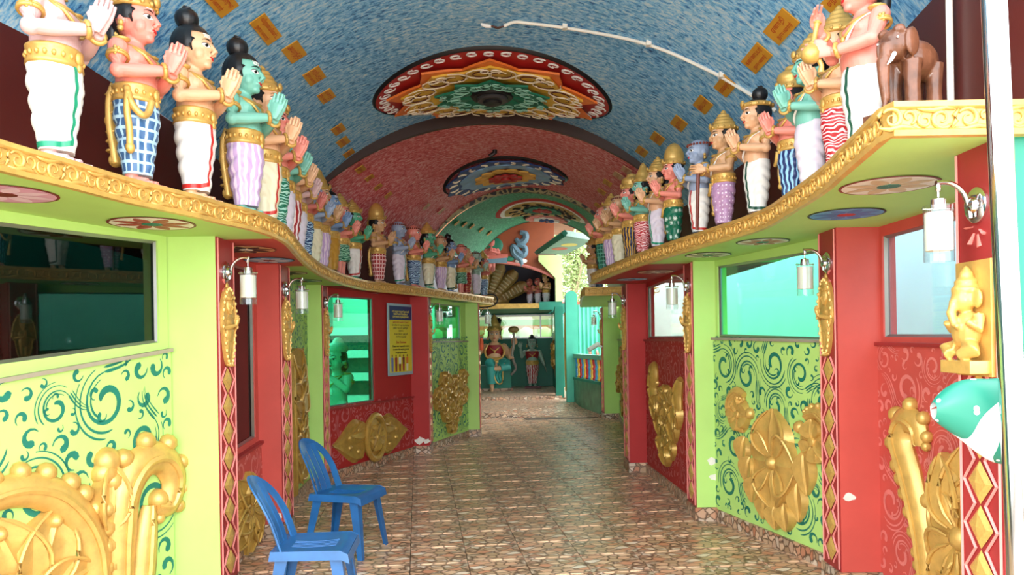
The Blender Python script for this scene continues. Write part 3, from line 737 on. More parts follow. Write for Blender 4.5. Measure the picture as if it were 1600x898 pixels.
# ---- jewellery
def around(z, rx, ry, r, cy=0, n=28, tilt=0):
    return [(rx * math.cos(2 * PI * k / n), cy + ry * math.sin(2 * PI * k / n), z + tilt * math.sin(2 * PI * k / n)) for k in range(n + 1)]
nk = MB(); nk.tube(around(.585, .072, .060, .01, .0, 28, .020), .0085, 6)
nk.tube([(-.075, -.035, .572), (-.055, -.074, .545), (-.022, -.089, .512), (0, -.094, .500), (.022, -.089, .512), (.055, -.074, .545), (.075, -.035, .572)], .0075, 6)
nk.ell((0, -.096, .494), (.014, .008, .016), 8, 6)
NECK = nk.mesh('necklace', GOLD)
th = MB(); th.tube(catmull([(.085, -.020, .578), (.055, -.072, .545), (.010, -.086, .490), (-.040, -.085, .440), (-.070, -.060, .405)], 5), .0042, 6)
for q in (-.010, .010): th.tube(catmull([(.085 + q, -.018, .578), (.055 + q, -.070, .545), (.010 + q, -.084, .490), (-.040 + q, -.083, .440), (-.070 + q * .5, -.058, .405)], 5), .003, 5)
THREAD = th.mesh('sacred_thread', WHITE)
def ringat(p, d, R, r, b, n=18):
    s, u, _ = basis(d); p = Vector(p); b.tube([p + s * R * math.cos(2 * PI * k / n) + u * R * math.sin(2 * PI * k / n) for k in range(n + 1)], r, 6, caps=False)
BANG = {}; ARML = {}
for pose, ws in (('anjali', [((sx * .032, -.145, .4815), (-sx * .13, -.146, .032)) for sx in (-1, 1)]), ('staff', [((sx * .055, -.152, .452), (-sx * .1, -.135, 0)) for sx in (-1, 1)]),
                 ('pot', [((-.062, -.153, .527), (.1, -.1, .065)), ((.045, -.146, .433), (-.12, -.11, -.02))])):
    BANG[pose] = []
    for p, d in ws: b = MB(); ringat(p, d, .027, .0095, b); BANG[pose].append(b.mesh('bangle', GOLD))
ARML = []
for sx in (-1, 1):
    b = MB(); d = (sx * .03, -.01, -.1); ringat((sx * .130, -.002, .512), d, .039, .0075, b); ringat((sx * .128, -.001, .522), d, .040, .005, b)
    for k in range(5):
        a = 2 * PI * k / 5; b.ell((sx * .163, -.014 + .013 * math.cos(a), .530 + .013 * math.sin(a)), (.006, .008, .008), 6, 4)
    b.ell((sx * .165, -.014, .530), (.009, .010, .010), 8, 5)
    b.ell((sx * .110, -.004, .592), (.034, .040, .012), 10, 5); ARML.append(b.mesh('armlet', GOLD))
bl = MB(); bl.lathe([(.098, .350), (.106, .354), (.104, .366), (.100, .372), (.099, .400), (.103, .408), (.105, .418), (.097, .424)], 40, (0, -.002, 0), 1, .86, wob=lambda a, z: 1 + .012 * math.sin(a * 20) * (.37 < z < .41))
for k in range(20):
    a = 2 * PI * k / 20; bl.ell((.103 * math.cos(a), .087 * math.sin(a) - .002, .386), (.008, .008, .011), 6, 4)
bl.ell((0, -.094, .386), (.020, .010, .024), 10, 6); bl.ell((0, -.094, .352), (.012, .008, .016), 8, 6)
BELT = bl.mesh('belt', GOLD)
ss = MB()                                                                   # heavy gold sash hanging down the back with knots
ss.tube(catmull([(0, .088, .43), (0, .108, .36), (0, .104, .27), (0, .092, .19), (0, .084, .11)], 5), [.012] + [.030] * 19 + [.02], 10, .55, (0, 1, 0)) if False else None
P = catmull([(0, .082, .44), (0, .104, .38), (0, .106, .28), (0, .094, .19), (0, .082, .10)], 5)
ss.tube(P, .021, 10, 1.7, (1, 0, 0))
for z in (.29, .12): ss.ell((0, .112 if z > .2 else .096, z), (.030, .024, .030), 12, 7); ss.ell((.022, .118 if z > .2 else .10, z + .01), (.012, .012, .014), 8, 5)
for z in (.40, .36, .32, .24, .20, .16): ss.torus((0, .100, z), .026, .006, 12, 5)
SASH = ss.mesh('sash', GOLD)
sl = MB()                                                                   # looped side sash
sl.tube(catmull([(-.10, -.02, .40), (-.112, -.045, .33), (-.09, -.075, .285), (-.055, -.085, .30), (-.03, -.088, .36)], 5), .015, 8, 1.0)
sl.tube(catmull([(-.108, -.03, .38), (-.118, -.03, .30), (-.11, -.035, .22), (-.10, -.03, .15)], 4), .014, 8)
sl.ell((-.102, -.032, .145), (.020, .020, .024), 8, 6)
LOOP = sl.mesh('waist_loop', GOLD)
# ---- lower garments
def garment(kind):
    b = MB(); n = 64
    if kind == 'long': Z = [(.048, .072, .054, -.006), (.075, .072, .055, -.006), (.12, .077, .062, -.004), (.17, .086, .070, -.003), (.22, .095, .077, -.004), (.27, .103, .084, -.005), (.32, .105, .086, -.004), (.36, .098, .083, 0), (.395, .095, .08, 0)]
    else: Z = [(.175, .100, .082, -.003), (.20, .100, .082, -.003), (.24, .1, .081, -.003), (.28, .1, .081, -.003), (.32, .1, .083, -.002), (.36, .098, .083, 0), (.395, .095, .08, 0)]
    z0, z1 = Z[0][0], Z[-1][0]; m = 44; it = lambda z, i: tab([(q[0], q[i]) for q in Z], z)
    def rad(a, z):
        t_ = (z - z0) / (z1 - z0); f = math.sin(PI * min(1, t_ * 1.02)); fr = max(0, math.cos(a + PI / 2)); c_ = abs(math.sin(a + PI / 2))
        ph = z * 44 + 3.0 * (1 - c_) + .8 * math.sin(3 * a)
        sag = (abs(math.sin(ph)) - .6) * .0115 * f * (1 - .8 * fr ** 6)                                # hanging swags
        pl = fr ** 10 * (.012 + .007 * math.sin(z * 95) + .004 * math.sin(a * 30)) * (1.15 - t_)         # gathered pleat in front
        split = -.012 * (max(0, math.cos(a + PI / 2 - .62)) ** 40 + max(0, math.cos(a + PI / 2 + .62)) ** 40) * (1 - t_)
        calf = .006 * math.sin(PI * min(1, t_ * 2.2)) * max(0, -math.cos(a + PI / 2))
        return 1 + (sag + pl + split + calf) / .085
    def F(u, v):
        a = 2 * PI * u; z = lerp(z0, z1, v); q = rad(a, z)
        return (it(z, 1) * q * math.cos(a), it(z, 3) + it(z, 2) * q * math.sin(a), z)
    b.grid(F, n, m, uv=lambda u, v: (u * .56, lerp(z0, z1, v)))
    F2 = lambda u, v: tuple(x * s_ for x, s_ in zip(F(u, 0), (lerp(1, .3, v), lerp(1, .3, v), 1)))
    b.grid(F2, n, 2, uv=lambda u, v: (u * .56, z0))
    return b, F
GL, FLONG = garment('long'); GS, FSHORT = garment('short')
GARM = {'long': GL.mesh('lower_cloth', WHITE), 'short': GS.mesh('lower_cloth', WHITE)}
def hemstripe(F, sidek):
    b = MB(); e = 1.035
    def strip(fu, fv, wd, n=30, vert=True):
        L_ = []; R_ = []
        for k in range(n + 1):
            t_ = k / n; u, v = fu(t_), fv(t_)
            if vert: p, q = F(u - wd, v), F(u + wd, v)
            else: p, q = F(u, v - wd), F(u, v + wd)
            L_.append((p[0] * e, p[1] * e, p[2])); R_.append((q[0] * e, q[1] * e, q[2]))
        b.add(L_ + R_, [(i, i + 1, n + 2 + i, n + 1 + i) for i in range(n)])
    strip(lambda t_: .75 + .028 * sidek, lambda t_: .06 + .92 * t_, .011)
    strip(lambda t_: .75 + sidek * (.020 + .42 * t_), lambda t_: .045 + .05 * math.exp(-6 * t_), .028, 30, False)
    return b.mesh('cloth_border', REDL)
STRIPE = {1: hemstripe(FLONG, 1), -1: hemstripe(FLONG, -1)}
def cloth(name, base, kind='plain', c2=(255, 255, 255), c3=None, scale=1.0):
    key = 'cloth_' + name
    if key in MATS: return MATS[key]
    m, nt, N, L, bs = nodes(key); A_ = srgb(*base); B_ = srgb(*c2)
    u = coord(nt, 'UV', (scale, scale, 1)); sp = N.new('ShaderNodeSeparateXYZ'); L.new(u, sp.inputs[0])
    ns = tex(nt, 'Noise', u, Scale=14.0, Detail=3.0)
    tint = mixc(nt, mth(nt, 'MULTIPLY', ns.outputs[0], .35), A_, tuple(x * .72 for x in A_))
    if kind == 'plain': col = tint
    elif kind == 'check':
        fx = mth(nt, 'FRACT', mth(nt, 'MULTIPLY', sp.outputs[0], 27)); fy_ = mth(nt, 'FRACT', mth(nt, 'MULTIPLY', sp.outputs[1], 22))
        f = mth(nt, 'MAXIMUM', mth(nt, 'LESS_THAN', fx, .3), mth(nt, 'LESS_THAN', fy_, .26)); col = mixc(nt, f, tint, B_)
    elif kind == 'wave':
        wv = tex(nt, 'Wave', u, Scale=9.0, Distortion=3.5, Detail=1.0); wv.inputs['Detail Scale'].default_value = 1.6
        col = mixc(nt, ramp(nt, wv.outputs[0], [(.52, (0, 0, 0)), (.66, (1, 1, 1))]), tint, B_)
    elif kind == 'scroll':
        wv = tex(nt, 'Wave', u, Scale=16.0, Distortion=9.0, Detail=1.0, wave_type='RINGS'); wv.inputs['Detail Scale'].default_value = 1.1
        col = mixc(nt, ramp(nt, wv.outputs[0], [(.6, (0, 0, 0)), (.7, (1, 1, 1))]), tint, B_)
    elif kind == 'dots':
        vo = tex(nt, 'Voronoi', u, Scale=34.0, feature='F1', Randomness=.25); col = mixc(nt, mth(nt, 'LESS_THAN', vo.outputs['Distance'], .22), tint, B_)
    elif kind == 'flower':
        vo = tex(nt, 'Voronoi', u, Scale=17.0, feature='F1', Randomness=.5)
        sv = N.new('ShaderNodeVectorMath'); sv.operation = 'SUBTRACT'; L.new(u, sv.inputs[0]); L.new(vo.outputs['Position'], sv.inputs[1])
        s2 = N.new('ShaderNodeSeparateXYZ'); L.new(sv.outputs[0], s2.inputs[0])
        an = mth(nt, 'ARCTAN2', s2.outputs[1], s2.outputs[0]); pet = mth(nt, 'ADD', .26, mth(nt, 'MULTIPLY', mth(nt, 'COSINE', mth(nt, 'MULTIPLY', an, 8)), .13))
        col = mixc(nt, mth(nt, 'LESS_THAN', vo.outputs['Distance'], pet), tint, B_)
    L.new(col, bs.inputs['Base Color']); bs.inputs['Roughness'].default_value = .42
    MATS[key] = m; return m
SK = {k: paint('skin_' + k, v, .38, .05, 10, 0, .05) for k, v in dict(lav=(206, 168, 166), pink=(232, 140, 124), peach=(222, 172, 132), teal=(118, 184, 166), tan=(206, 160, 118), blue=(122, 150, 190), grey=(150, 164, 190),
      green=(84, 170, 132), pale=(150, 180, 164), rose=(208, 116, 104)).items()}
CL = dict(
    white=cloth('white', (236, 232, 226)), cream=cloth('cream', (232, 224, 192)), lilac=cloth('lilac_white', (222, 212, 226)), check=cloth('check', (58, 96, 140), 'check', (170, 206, 226)),
    lav=cloth('lavender', (196, 164, 208), 'wave', (226, 206, 222)), gscroll=cloth('green_scroll', (20, 112, 84), 'scroll', (170, 216, 200)), rstripe=cloth('red_stripe', (168, 30, 36), 'wave', (240, 226, 222)),
    bluep=cloth('blue_pattern', (28, 60, 110), 'scroll', (176, 206, 226)), ochre=cloth('ochre', (190, 140, 50)), gshort=cloth('green_short', (18, 104, 72), 'scroll', (150, 200, 170)),
    sari=cloth('red_sari', (164, 34, 40), 'check', (232, 190, 186)), navyw=cloth('navy_wave', (24, 44, 100), 'wave', (150, 200, 232)), rscroll=cloth('red_scroll', (184, 30, 40), 'scroll', (244, 206, 206)),
    lavdot=cloth('lavender_dots', (182, 140, 178), 'dots', (240, 226, 236)), gflower=cloth('green_flower', (16, 104, 76), 'flower', (226, 240, 230)), gcheck=cloth('green_check', (14, 92, 70), 'check', (96, 160, 140)),
    navygold=cloth('navy_gold', (32, 44, 84), 'wave', (210, 160, 60)), navy=cloth('navy', (26, 36, 74)), red=cloth('red', (150, 26, 36), 'dots', (220, 170, 90)))
BORD = {'g': paint('border_green', (30, 140, 104), .4, .05, 8, 0, 0), 'r': paint('border_red', (196, 44, 38), .4, .05, 8, 0, 0), 'd': paint('border_dark_green', (20, 72, 54), .4, .05, 8, 0, 0)}
def jewels(root, pose=None, arml=True):
    for me in EARR: link('earring', me, None, root)
    link('necklace', NECK, None, root)
    if arml:
        for me in ARML: link('armlet', me, None, root)
    if pose:
        for me in BANG[pose]: link('bangle', me, None, root)
def figure(loc, face_deg, S, skin, hd, garm, label, pose='anjali', border=None, belt=True, extra=(), name='figure', group=None, cat='statue', stripe_side=-1, simple=False):
    root = empty(name, loc, math.radians(face_deg + 90), None, S); tag(root, label, cat, group)
    link('body', BODY[pose], SK[skin], root)
    for nm, me in FACE:
        if nm == 'forehead_ash' and 'noash' in extra: continue
        link(nm, me, None, root)
    long_ = 'short' not in extra
    link('lower_cloth', GARM['long' if long_ else 'short'], CL[garm], root)
    if border: link('cloth_border', STRIPE[stripe_side], BORD[border], root)
    if belt: link('belt', BELT, None, root)
    if hd in ('bun', 'bunband'): h_ = link('hair', HAIR, None, root); link('hair_bun', BUN, None, h_)
    if hd == 'bunband': link('crown_band', CROWN['band'], None, root)
    if hd in CROWN and hd != 'band': link('hair', HAIR, None, root); link('crown', CROWN[hd], None, root)
    if hd == 'beads': link('bead_band', BEADS, None, root)
    jewels(root, pose)
    if 'thread' in extra: link('sacred_thread', THREAD, None, root)
    if 'sash' in extra: link('sash', SASH, None, root)
    if 'loop' in extra: link('waist_loop', LOOP, None, root)
    if 'roundel' in extra: link('hair_roundel', ROUNDEL, None, root)
    return root
GLF = 'praying figures on the left ledge'; GRF = 'praying figures on the right ledge'
LEFT = [  # x, y, facing, size, skin, head, cloth, border, extras, label
    (-1.87, 3.17, -2, 1.13, 'lav', 'tier', 'white', 'g', ('nb',), 'leftmost pale figure in white dhoti with green border, head cut off'),
    (-1.75, 3.61, -4, 1.10, 'pink', 'round', 'check', None, ('sash', 'loop', 'roundel'), 'pink praying figure in blue checked cloth with gold sash'),
    (-1.63, 3.99, -6, 1.12, 'peach', 'bun', 'white', 'r', (), 'peach praying figure with black bun and red bordered white dhoti'),
    (-1.52, 4.42, -8, 1.14, 'teal', 'bun', 'lav', None, ('sash',), 'teal skinned praying figure with black bun and lavender cloth'),
    (-1.54, 4.90, -10, 1.10, 'peach', 'tier', 'cream', 'r', (), 'crowned peach figure in cream dhoti behind the teal figure'),
    (-1.66, 5.60, -10, 1.10, 'pink', 'tier', 'gscroll', None, (), 'pink figure in green scrolled cloth behind the cream dhoti'),
    (-1.73, 6.02, -10, 1.08, 'teal', 'bun', 'lilac', None, (), 'teal figure in pale lilac dhoti deep in the left row'),
    (-1.79, 6.45, -10, 1.10, 'peach', 'bunband', 'rstripe', None, (), 'peach figure in red and white striped cloth'),
    (-1.83, 6.85, -10, 1.05, 'lav', 'bun', 'lilac', None, (), 'lavender skinned figure in lilac cloth beyond the striped one'),
    (-1.85, 7.15, -10, 1.0, 'rose', 'tier', 'bluep', None, (), 'rose skinned figure in blue patterned cloth, half hidden'),
    (-1.86, 7.45, -10, 1.0, 'grey', 'bun', 'cream', None, (), 'blue grey figure in cream dhoti at the ledge bend'),
    (-1.86, 7.75, -10, 1.05, 'tan', 'point', 'lav', None, (), 'tan figure with tall gold crown and lavender cloth'),
    (-1.84, 8.06, -10, 1.05, 'blue', 'bun', 'ochre', None, (), 'blue figure with black bun and plain ochre cloth'),
    (-1.81, 8.38, -12, 1.0, 'pink', 'tier', 'gshort', None, ('short',), 'pink crowned figure in a short green skirt at the bend'),
    (-1.75, 8.68, -12, 1.0, 'green', 'tier', 'white', 'r', (), 'green skinned figure in red bordered white dhoti at the bend'),
    (-1.56, 9.12, -14, 1.0, 'tan', 'cone', 'sari', None, ('sash', 'roundel'), 'tan figure with tall cone crown and red checked drape'),
    (-1.41, 9.41, -14, .98, 'grey', 'beads', 'lilac', 'g', ('thread', 'nb'), 'blue grey shaven figure with bead band and pale dhoti'),
    (-1.22, 9.84, -14, .98, 'pink', 'beads', 'bluep', None, ('sash',), 'pink shaven figure in blue patterned cloth on the far ledge'),
    (-1.07, 10.22, -14, .98, 'green', 'tier', 'cream', 'd', ('thread',), 'green crowned figure in cream dhoti on the far ledge'),
    (-.95, 10.53, -14, .95, 'tan', 'beads', 'lav', None, (), 'tan figure with brown band and lavender cloth on the far ledge'),
    (-.82, 10.87, -14, .92, 'blue', 'bun', 'cream', 'd', ('nb',), 'blue figure with black bun and cream dhoti on the far ledge'),
    (-.66, 11.27, -14, .90, 'pink', 'beads', 'gshort', None, ('short', 'sash'), 'pink shaven figure in a short green skirt on the far ledge'),
    (-.58, 11.50, -10, .86, 'tan', 'bald', 'red', None, ('nb',), 'bald tan figure in a red wrap near the ledge end'),
    (-.46, 11.74, -10, .85, 'pale', 'beads', 'lilac', None, ('nb',), 'pale green shaven figure in white at the ledge end'),
    (-.40, 11.92, -8, .80, 'rose', 'tier', 'bluep', None, (), 'small rose figure with gold crown last on the left ledge'),
]
YL_ = [3.17, 3.61, 3.99, 4.42, 4.86, 5.25, 5.64, 6.03, 6.42, 6.80, 7.18, 7.56, 7.93, 8.29, 8.66, 9.10, 9.41, 9.80, 10.13, 10.46, 10.78, 11.08, 11.36, 11.63, 11.88]
LD_ = catmull([(x, y, 0) for x, y in LE_], 10)
def ledge(y, off):
    i = min(range(1, len(LD_) - 1), key=lambda k: abs(LD_[k].y - y)); d = (LD_[i + 1] - LD_[i - 1]).normalized(); return LD_[i].x - d.y * off, LD_[i].y + d.x * off
for i_, (x, y, fa, S, sk, hd, ga, bo, ex, lab) in enumerate(LEFT):
    if i_ > 3: x, y = ledge(YL_[i_] - .03, .11)
    figure((x, y, tz(y)), fa, S, sk, hd, ga, lab, border=bo, belt='nb' not in ex or sk in ('lav',), extra=ex, name='praying_figure', group=GLF)
RIGHT = [
    (1.50, 3.23, 186, .98, 'pink', 'bun', 'white', 'd', ('thread', 'nb', 'noash'), 'pink figure in white dhoti holding a gold pot on the right', 'pot'),
    (1.56, 3.62, 188, .88, 'peach', 'tier', 'rscroll', None, ('sash',), 'peach figure in red cloth with white scrolls', 'anjali'),
    (1.57, 3.98, 188, .90, 'teal', 'tier', 'lilac', None, ('thread', 'nb'), 'teal crowned figure in pale lilac dhoti on the right', 'anjali'),
    (1.61, 4.36, 188, .86, 'pink', 'round', 'navyw', None, ('loop', 'sash'), 'pink figure in navy cloth with light blue waves', 'anjali'),
    (1.56, 4.83, 190, .92, 'peach', 'bunband', 'white', 'd', ('thread', 'nb'), 'peach figure with black bun and dark green bordered white dhoti', 'anjali'),
    (1.47, 5.27, 192, .90, 'tan', 'tier', 'lavdot', None, ('thread', 'loop'), 'tan figure in dotted lavender cloth leaning on a staff', 'staff'),
    (1.39, 5.62, 192, .88, 'grey', 'beads', 'white', 'r', ('thread', 'nb'), 'blue grey figure with red bead band and white dhoti', 'anjali'),
    (1.29, 6.05, 192, .84, 'pink', 'cone', 'gflower', None, ('loop',), 'pink figure with tall cone crown and green flowered cloth', 'anjali'),
    (1.23, 6.38, 192, .86, 'peach', 'tier', 'lilac', 'g', ('thread', 'nb'), 'peach figure in lilac white dhoti beside the flowered cloth', 'anjali'),
    (1.17, 6.76, 192, .86, 'teal', 'point', 'rscroll', None, (), 'teal figure in red scrolled cloth in the right row', 'anjali'),
    (1.12, 7.12, 192, .88, 'pink', 'round', 'navygold', None, ('sash',), 'pink figure in navy and gold cloth in the right row', 'anjali'),
    (1.07, 7.50, 192, .85, 'tan', 'beads', 'cream', None, (), 'tan figure in cream dhoti towards the right ledge end', 'anjali'),
    (1.03, 7.84, 192, .85, 'tan', 'tier', 'lav', None, (), 'tan crowned figure in lavender cloth near the right ledge end', 'anjali'),
    (.99, 8.18, 192, .86, 'pink', 'bald', 'gcheck', None, (), 'pink bald figure in green checked cloth last on the right ledge', 'anjali'),
    (1.12, 10.55, 195, .80, 'tan', 'tier', 'white', None, (), 'small brown figure in white at the far right ledge tip', 'anjali'),
    (1.24, 10.75, 195, .80, 'grey', 'beads', 'bluep', None, (), 'small grey figure behind the far right ledge tip', 'anjali'),
]
for (x, y, fa, S, sk, hd, ga, bo, ex, lab, po) in RIGHT:
    figure((x, y, tz(y)), fa, S, sk, hd, ga, lab, border=bo, belt='nb' not in ex, extra=ex, name='praying_figure', group=GRF, pose=po, stripe_side=1)
# staff and pot held by two of the right-hand figures
def local(x, y, fa, S, p):
    a = math.radians(fa + 90); return (x + S * (p[0] * math.cos(a) - p[1] * math.sin(a)), y + S * (p[0] * math.sin(a) + p[1] * math.cos(a)), tz(y) + S * p[2])
b = MB(); p0 = local(1.47, 5.27, 192, .9, (0, -.225, .0)); p1 = local(1.47, 5.27, 192, .9, (0, -.205, .47))
b.tube([p0, Vector(p0).lerp(Vector(p1), .5), p1], [.011, .012, .013], 10); b.ell(p1, (.016, .016, .018), 10, 6)
tag(b.build('walking_staff', paint('staff_wood', (110, 48, 34), .4, .2, 20)), 'reddish wooden staff held by the figure in dotted lavender', 'staff')
pr = empty('trumpet_pot', local(1.50, 3.23, 186, .98, (-.02, -.235, .40))); tag(pr, 'gold long necked pot held by the pink figure', 'pot'); pr.rotation_euler = (0, math.radians(12), 0)
b = MB(); b.lathe([(.004, 0), (.024, .004), (.038, .02), (.042, .04), (.034, .062), (.018, .078), (.012, .095), (.010, .15), (.014, .175), (.012, .18)], 24); b.build('pot_body', GOLD, pr)
b = MB(); b.torus((0, 0, .082), .017, .005); b.torus((0, 0, .172), .014, .004); b.build('ring', GOLD, pr)
b = MB(); b.tube([(.03, 0, .03), (.052, 0, .0), (.055, 0, -.03)], [.012, .010, .014], 8); b.build('spout', GOLD, pr)
# ------------------------------------------------------------------ gold relief ornaments on the wall panels
LIFT = [0]
def petal(b, base, tip, wd, dep, n=10, m=8, ridge=.25, lip=.35, point=False):
    """domed leaf from base to tip, with a raised rim"""
    LIFT[0] += 1; dep = dep * 1.35; lift = .010 * (LIFT[0] % 3)
    bx, bz = base; tx, tz_ = tip; dx, dz = tx - bx, tz_ - bz; L_ = math.hypot(dx, dz); ux, uz_ = dx / L_, dz / L_; px_, pz_ = -uz_, ux
    def F(u, v):
        t_ = v; w_ = wd * math.sin(PI * min(max(t_, .02), .985) ** .8) ** .75 * ((1 - .75 * t_) * 1.3 if point else 1); s_ = (u - .5) * 2
        h = dep * (.35 + .65 * math.sin(PI * t_ ** .7)) * (1 - .85 * (1 - abs(s_)) ** .8 * (1 - ridge) + (.30 if abs(s_) < .12 else 0)) + lift
        if abs(s_) > .985: h = 0
        return (bx + ux * L_ * t_ + px_ * w_ * s_ * .72, -h, bz + uz_ * L_ * t_ + pz_ * w_ * s_ * .72)
    us = [0, .004, .10, .25, .42, .5, .58, .75, .90, .996, 1]
    vs = []; nv = m
    for j in range(nv + 1):
        for u in us: vs.append(F(u, j / nv))
    k = len(us); b.add(vs, [(j * k + i, j * k + i + 1, (j + 1) * k + i + 1, (j + 1) * k + i) for j in range(nv) for i in range(k - 1)])
    if dep > .06:
        for u in (.07, .93): b.tube([Vector(F(u, .04 + .92 * j / 9)) + Vector((0, -.004, 0)) for j in range(10)], [.004] + [.011] * 8 + [.004], 6)
def rosette(par, c, R, n, dep, mat, a0=0, wd=None):
    for k in range(n):
        a = a0 + 2 * PI * k / n; b = MB(); petal(b, (c[0] + R * .12 * math.cos(a), c[1] + R * .12 * math.sin(a)), (c[0] + R * math.cos(a), c[1] + R * math.sin(a)), wd or R * 5.6 / n, dep); b.build('petal', mat, par)
    b = MB(); b.lathe([(R * .24, 0), (R * .24, dep * .9), (R * .18, dep * 1.35), (R * .06, dep * 1.5), (.001, dep * 1.5)], 14, (0, 0, 0)); b.xf(Matrix.Translation((c[0], 0, c[1])) @ Matrix.Rotation(PI / 2, 4, 'X')); b.build('boss', mat, par)
def plume(par, pts, r0, mat, beads=True, dep=.03, side=1):
    """curling feather: flattened tapering stem with a rib and a crest of lobes along its outer edge"""
    r0 *= 1.45; P = catmull([(x, -dep * .6, z) for x, z in pts], 6); n = len(P); W = [r0 * (.45 + .75 * math.sin(PI * (.12 + .80 * i / (n - 1)))) for i in range(n)]
    b = MB(); b.tube(P, W, 10, .75, (0, 1, 0)); b.build('plume', mat, par)
    b = MB(); b.tube([p + Vector((0, -W[i] * .72, 0)) for i, p in enumerate(P)], [w_ * .22 for w_ in W], 6); b.build('plume_rib', mat, par)
    if beads:
        acc = 0; last = None
        for i in range(n):
            if last is not None:
                acc += (P[i] - last).length
            last = P[i]
            if i and acc < W[i] * .95: continue
            acc = 0; d = (P[min(i + 1, n - 1)] - P[max(i - 1, 0)]).normalized(); s_ = Vector((d.z, 0, -d.x)); c = P[i] - s_ * W[i] * 1.05 * side
            b = MB(); b.ell(c, (W[i] * .58, W[i] * .62, W[i] * .58), 8, 5); b.build('crest_lobe', mat, par)
def boss(par, c, r, mat, dep=None, name='boss'):
    b = MB(); b.ell((c[0], 0, c[1]), (r, dep or r, r), 12, 7); b.build(name, mat, par)
def relief(bay, t_, z, name, label, sx=1.0):
    root = empty(name); o = bay.P(t_, z, .001); ex = bay.d * (1 if bay.side == 'L' else -1); ey = -bay.n
    root.matrix_world = Matrix(((ex.x, ey.x, 0, o.x), (ex.y, ey.y, 0, o.y), (ex.z, ey.z, 1, o.z), (0, 0, 0, 1)))
    tag(root, label, 'ornament'); return root
# right lime bay: four petalled flower, two rosettes, leaf cascade
r = relief(R1, .45, .66, 'gold_relief', 'gold four petal flower relief with two side rosettes on lime wall')
for a, L_, wd in ((90, .38, .30), (0, .27, .34), (180, .27, .34), (270, .33, .28)):
    b = MB(); q = math.radians(a); petal(b, (.03 * math.cos(q), .03 * math.sin(q)), (L_ * math.cos(q), L_ * math.sin(q)), wd, .055); b.build('petal', GOLD, r)
boss(r, (0, 0), .055, GOLD, .085)
rosette(r, (-.44, .30), .14, 5, .035, GOLD); rosette(r, (.44, .20), .15, 5, .035, GOLD, .4)
plume(r, [(.36, .36), (.48, .39), (.60, .30), (.61, .14), (.56, .02)], .028, GOLD); plume(r, [(-.36, .45), (-.46, .47), (-.56, .40), (-.59, .28)], .026, GOLD)
for k, (x, z, tx, tz_) in enumerate([(-.38, .14, -.43, -.06), (-.30, .0, -.36, -.20), (-.22, -.14, -.27, -.33), (-.12, -.26, -.16, -.43), (0, -.3, .0, -.47), (.12, -.26, .14, -.45), (.24, -.10, .26, -.36), (.33, .12, .36, -.16)]):
    b = MB(); petal(b, (x, z), (tx, tz_), .15, .04); b.build('leaf', GOLD, r)
for c in ((-.3, .32), (.28, .28), (-.22, .12), (.24, .0)): boss(r, c, .045, GOLD, .05, 'bud')
# right crimson bay: hanging cascade with two plumes
r = relief(R2, .46, .82, 'gold_relief', 'gold hanging cascade relief on the right crimson wall')
plume(r, [(-.42, .06), (-.50, .22), (-.45, .38), (-.52, .46)], .05, GOLDD, False); plume(r, [(.46, .05), (.44, .22), (.52, .36)], .045, GOLDD, False)
rosette(r, (0, .10), .20, 6, .045, GOLDD); rosette(r, (0, -.2), .16, 6, .04, GOLDD)
for (x, z, tx, tz_) in [(-.34, .16, -.42, -.12), (-.26, .0, -.3, -.26), (-.14, -.22, -.18, -.42), (0, -.3, 0, -.5), (.14, -.22, .16, -.42), (.27, .02, .28, -.24), (.38, .14, .42, -.1)]:
    b = MB(); petal(b, (x, z), (tx, tz_), .18, .045); b.build('leaf', GOLDD, r)
for c in ((-.24, .22), (.24, .22), (-.1, -.05), (.1, -.05), (-.42, .28)): boss(r, c, .04, GOLDD, .05, 'bud')
# right red bay: open flower between curled plumes
r = relief(R0, .52, .56, 'gold_relief', 'gold fan flower relief between curled plumes on nearest red wall')
for a, L_ in ((60, .42), (85, .46), (110, .42), (140, .3), (40, .3), (250, .44), (275, .48), (300, .42), (220, .28), (325, .28)):
    b = MB(); q = math.radians(a); petal(b, (.04 * math.cos(q), .04 * math.sin(q)), (L_ * math.cos(q), L_ * math.sin(q)), .19, .05); b.build('petal', GOLD, r)
boss(r, (0, 0), .07, GOLD, .08)
plume(r, [(-.28, -.45), (-.32, -.1), (-.42, .2), (-.52, .40), (-.47, .52), (-.36, .50), (-.34, .40)], .05, GOLD); plume(r, [(.30, -.45), (.33, -.1), (.38, .16), (.48, .3), (.6, .25)], .05, GOLD)
for c in ((-.3, .12), (-.22, -.24), (.28, .06)): boss(r, c, .045, GOLD, .05, 'bud')
# left lime bay: heart shaped lotus with big curl
r = relief(L0, .54, .50, 'gold_relief', 'large pale gold lotus relief with curling plume on nearest lime wall')
P_ = [(.30, -.6), (.42, -.3), (.44, .02), (.47, .28), (.58, .42), (.72, .42), (.80, .30), (.76, .16), (.67, .17)]
plume(r, P_, .055, GOLD); plume(r, [(.40, -.6), (.55, -.3), (.60, .0), (.63, .18)], .045, GOLD, False)
plume(r, [(.20, -.62), (.30, -.2), (.26, .1), (.10, .32), (-.1, .40), (-.3, .36), (-.46, .2)], .05, GOLD, side=-1)
for s_ in (-1, 1):
    b = MB(); petal(b, (0 - .06, -.12), (-.06 + s_ * .17, .30), .24, .05); b.build('petal', GOLD, r)
    b = MB(); petal(b, (-.06, -.14), (-.06 + s_ * .34, -.05), .22, .05); b.build('petal', GOLD, r)
    b = MB(); petal(b, (-.06, -.18), (-.06 + s_ * .26, -.42), .24, .05); b.build('petal', GOLD, r)
b = MB(); petal(b, (.36, .10), (.38, .46), .14, .07); b.build('bud_stem', GOLD, r)
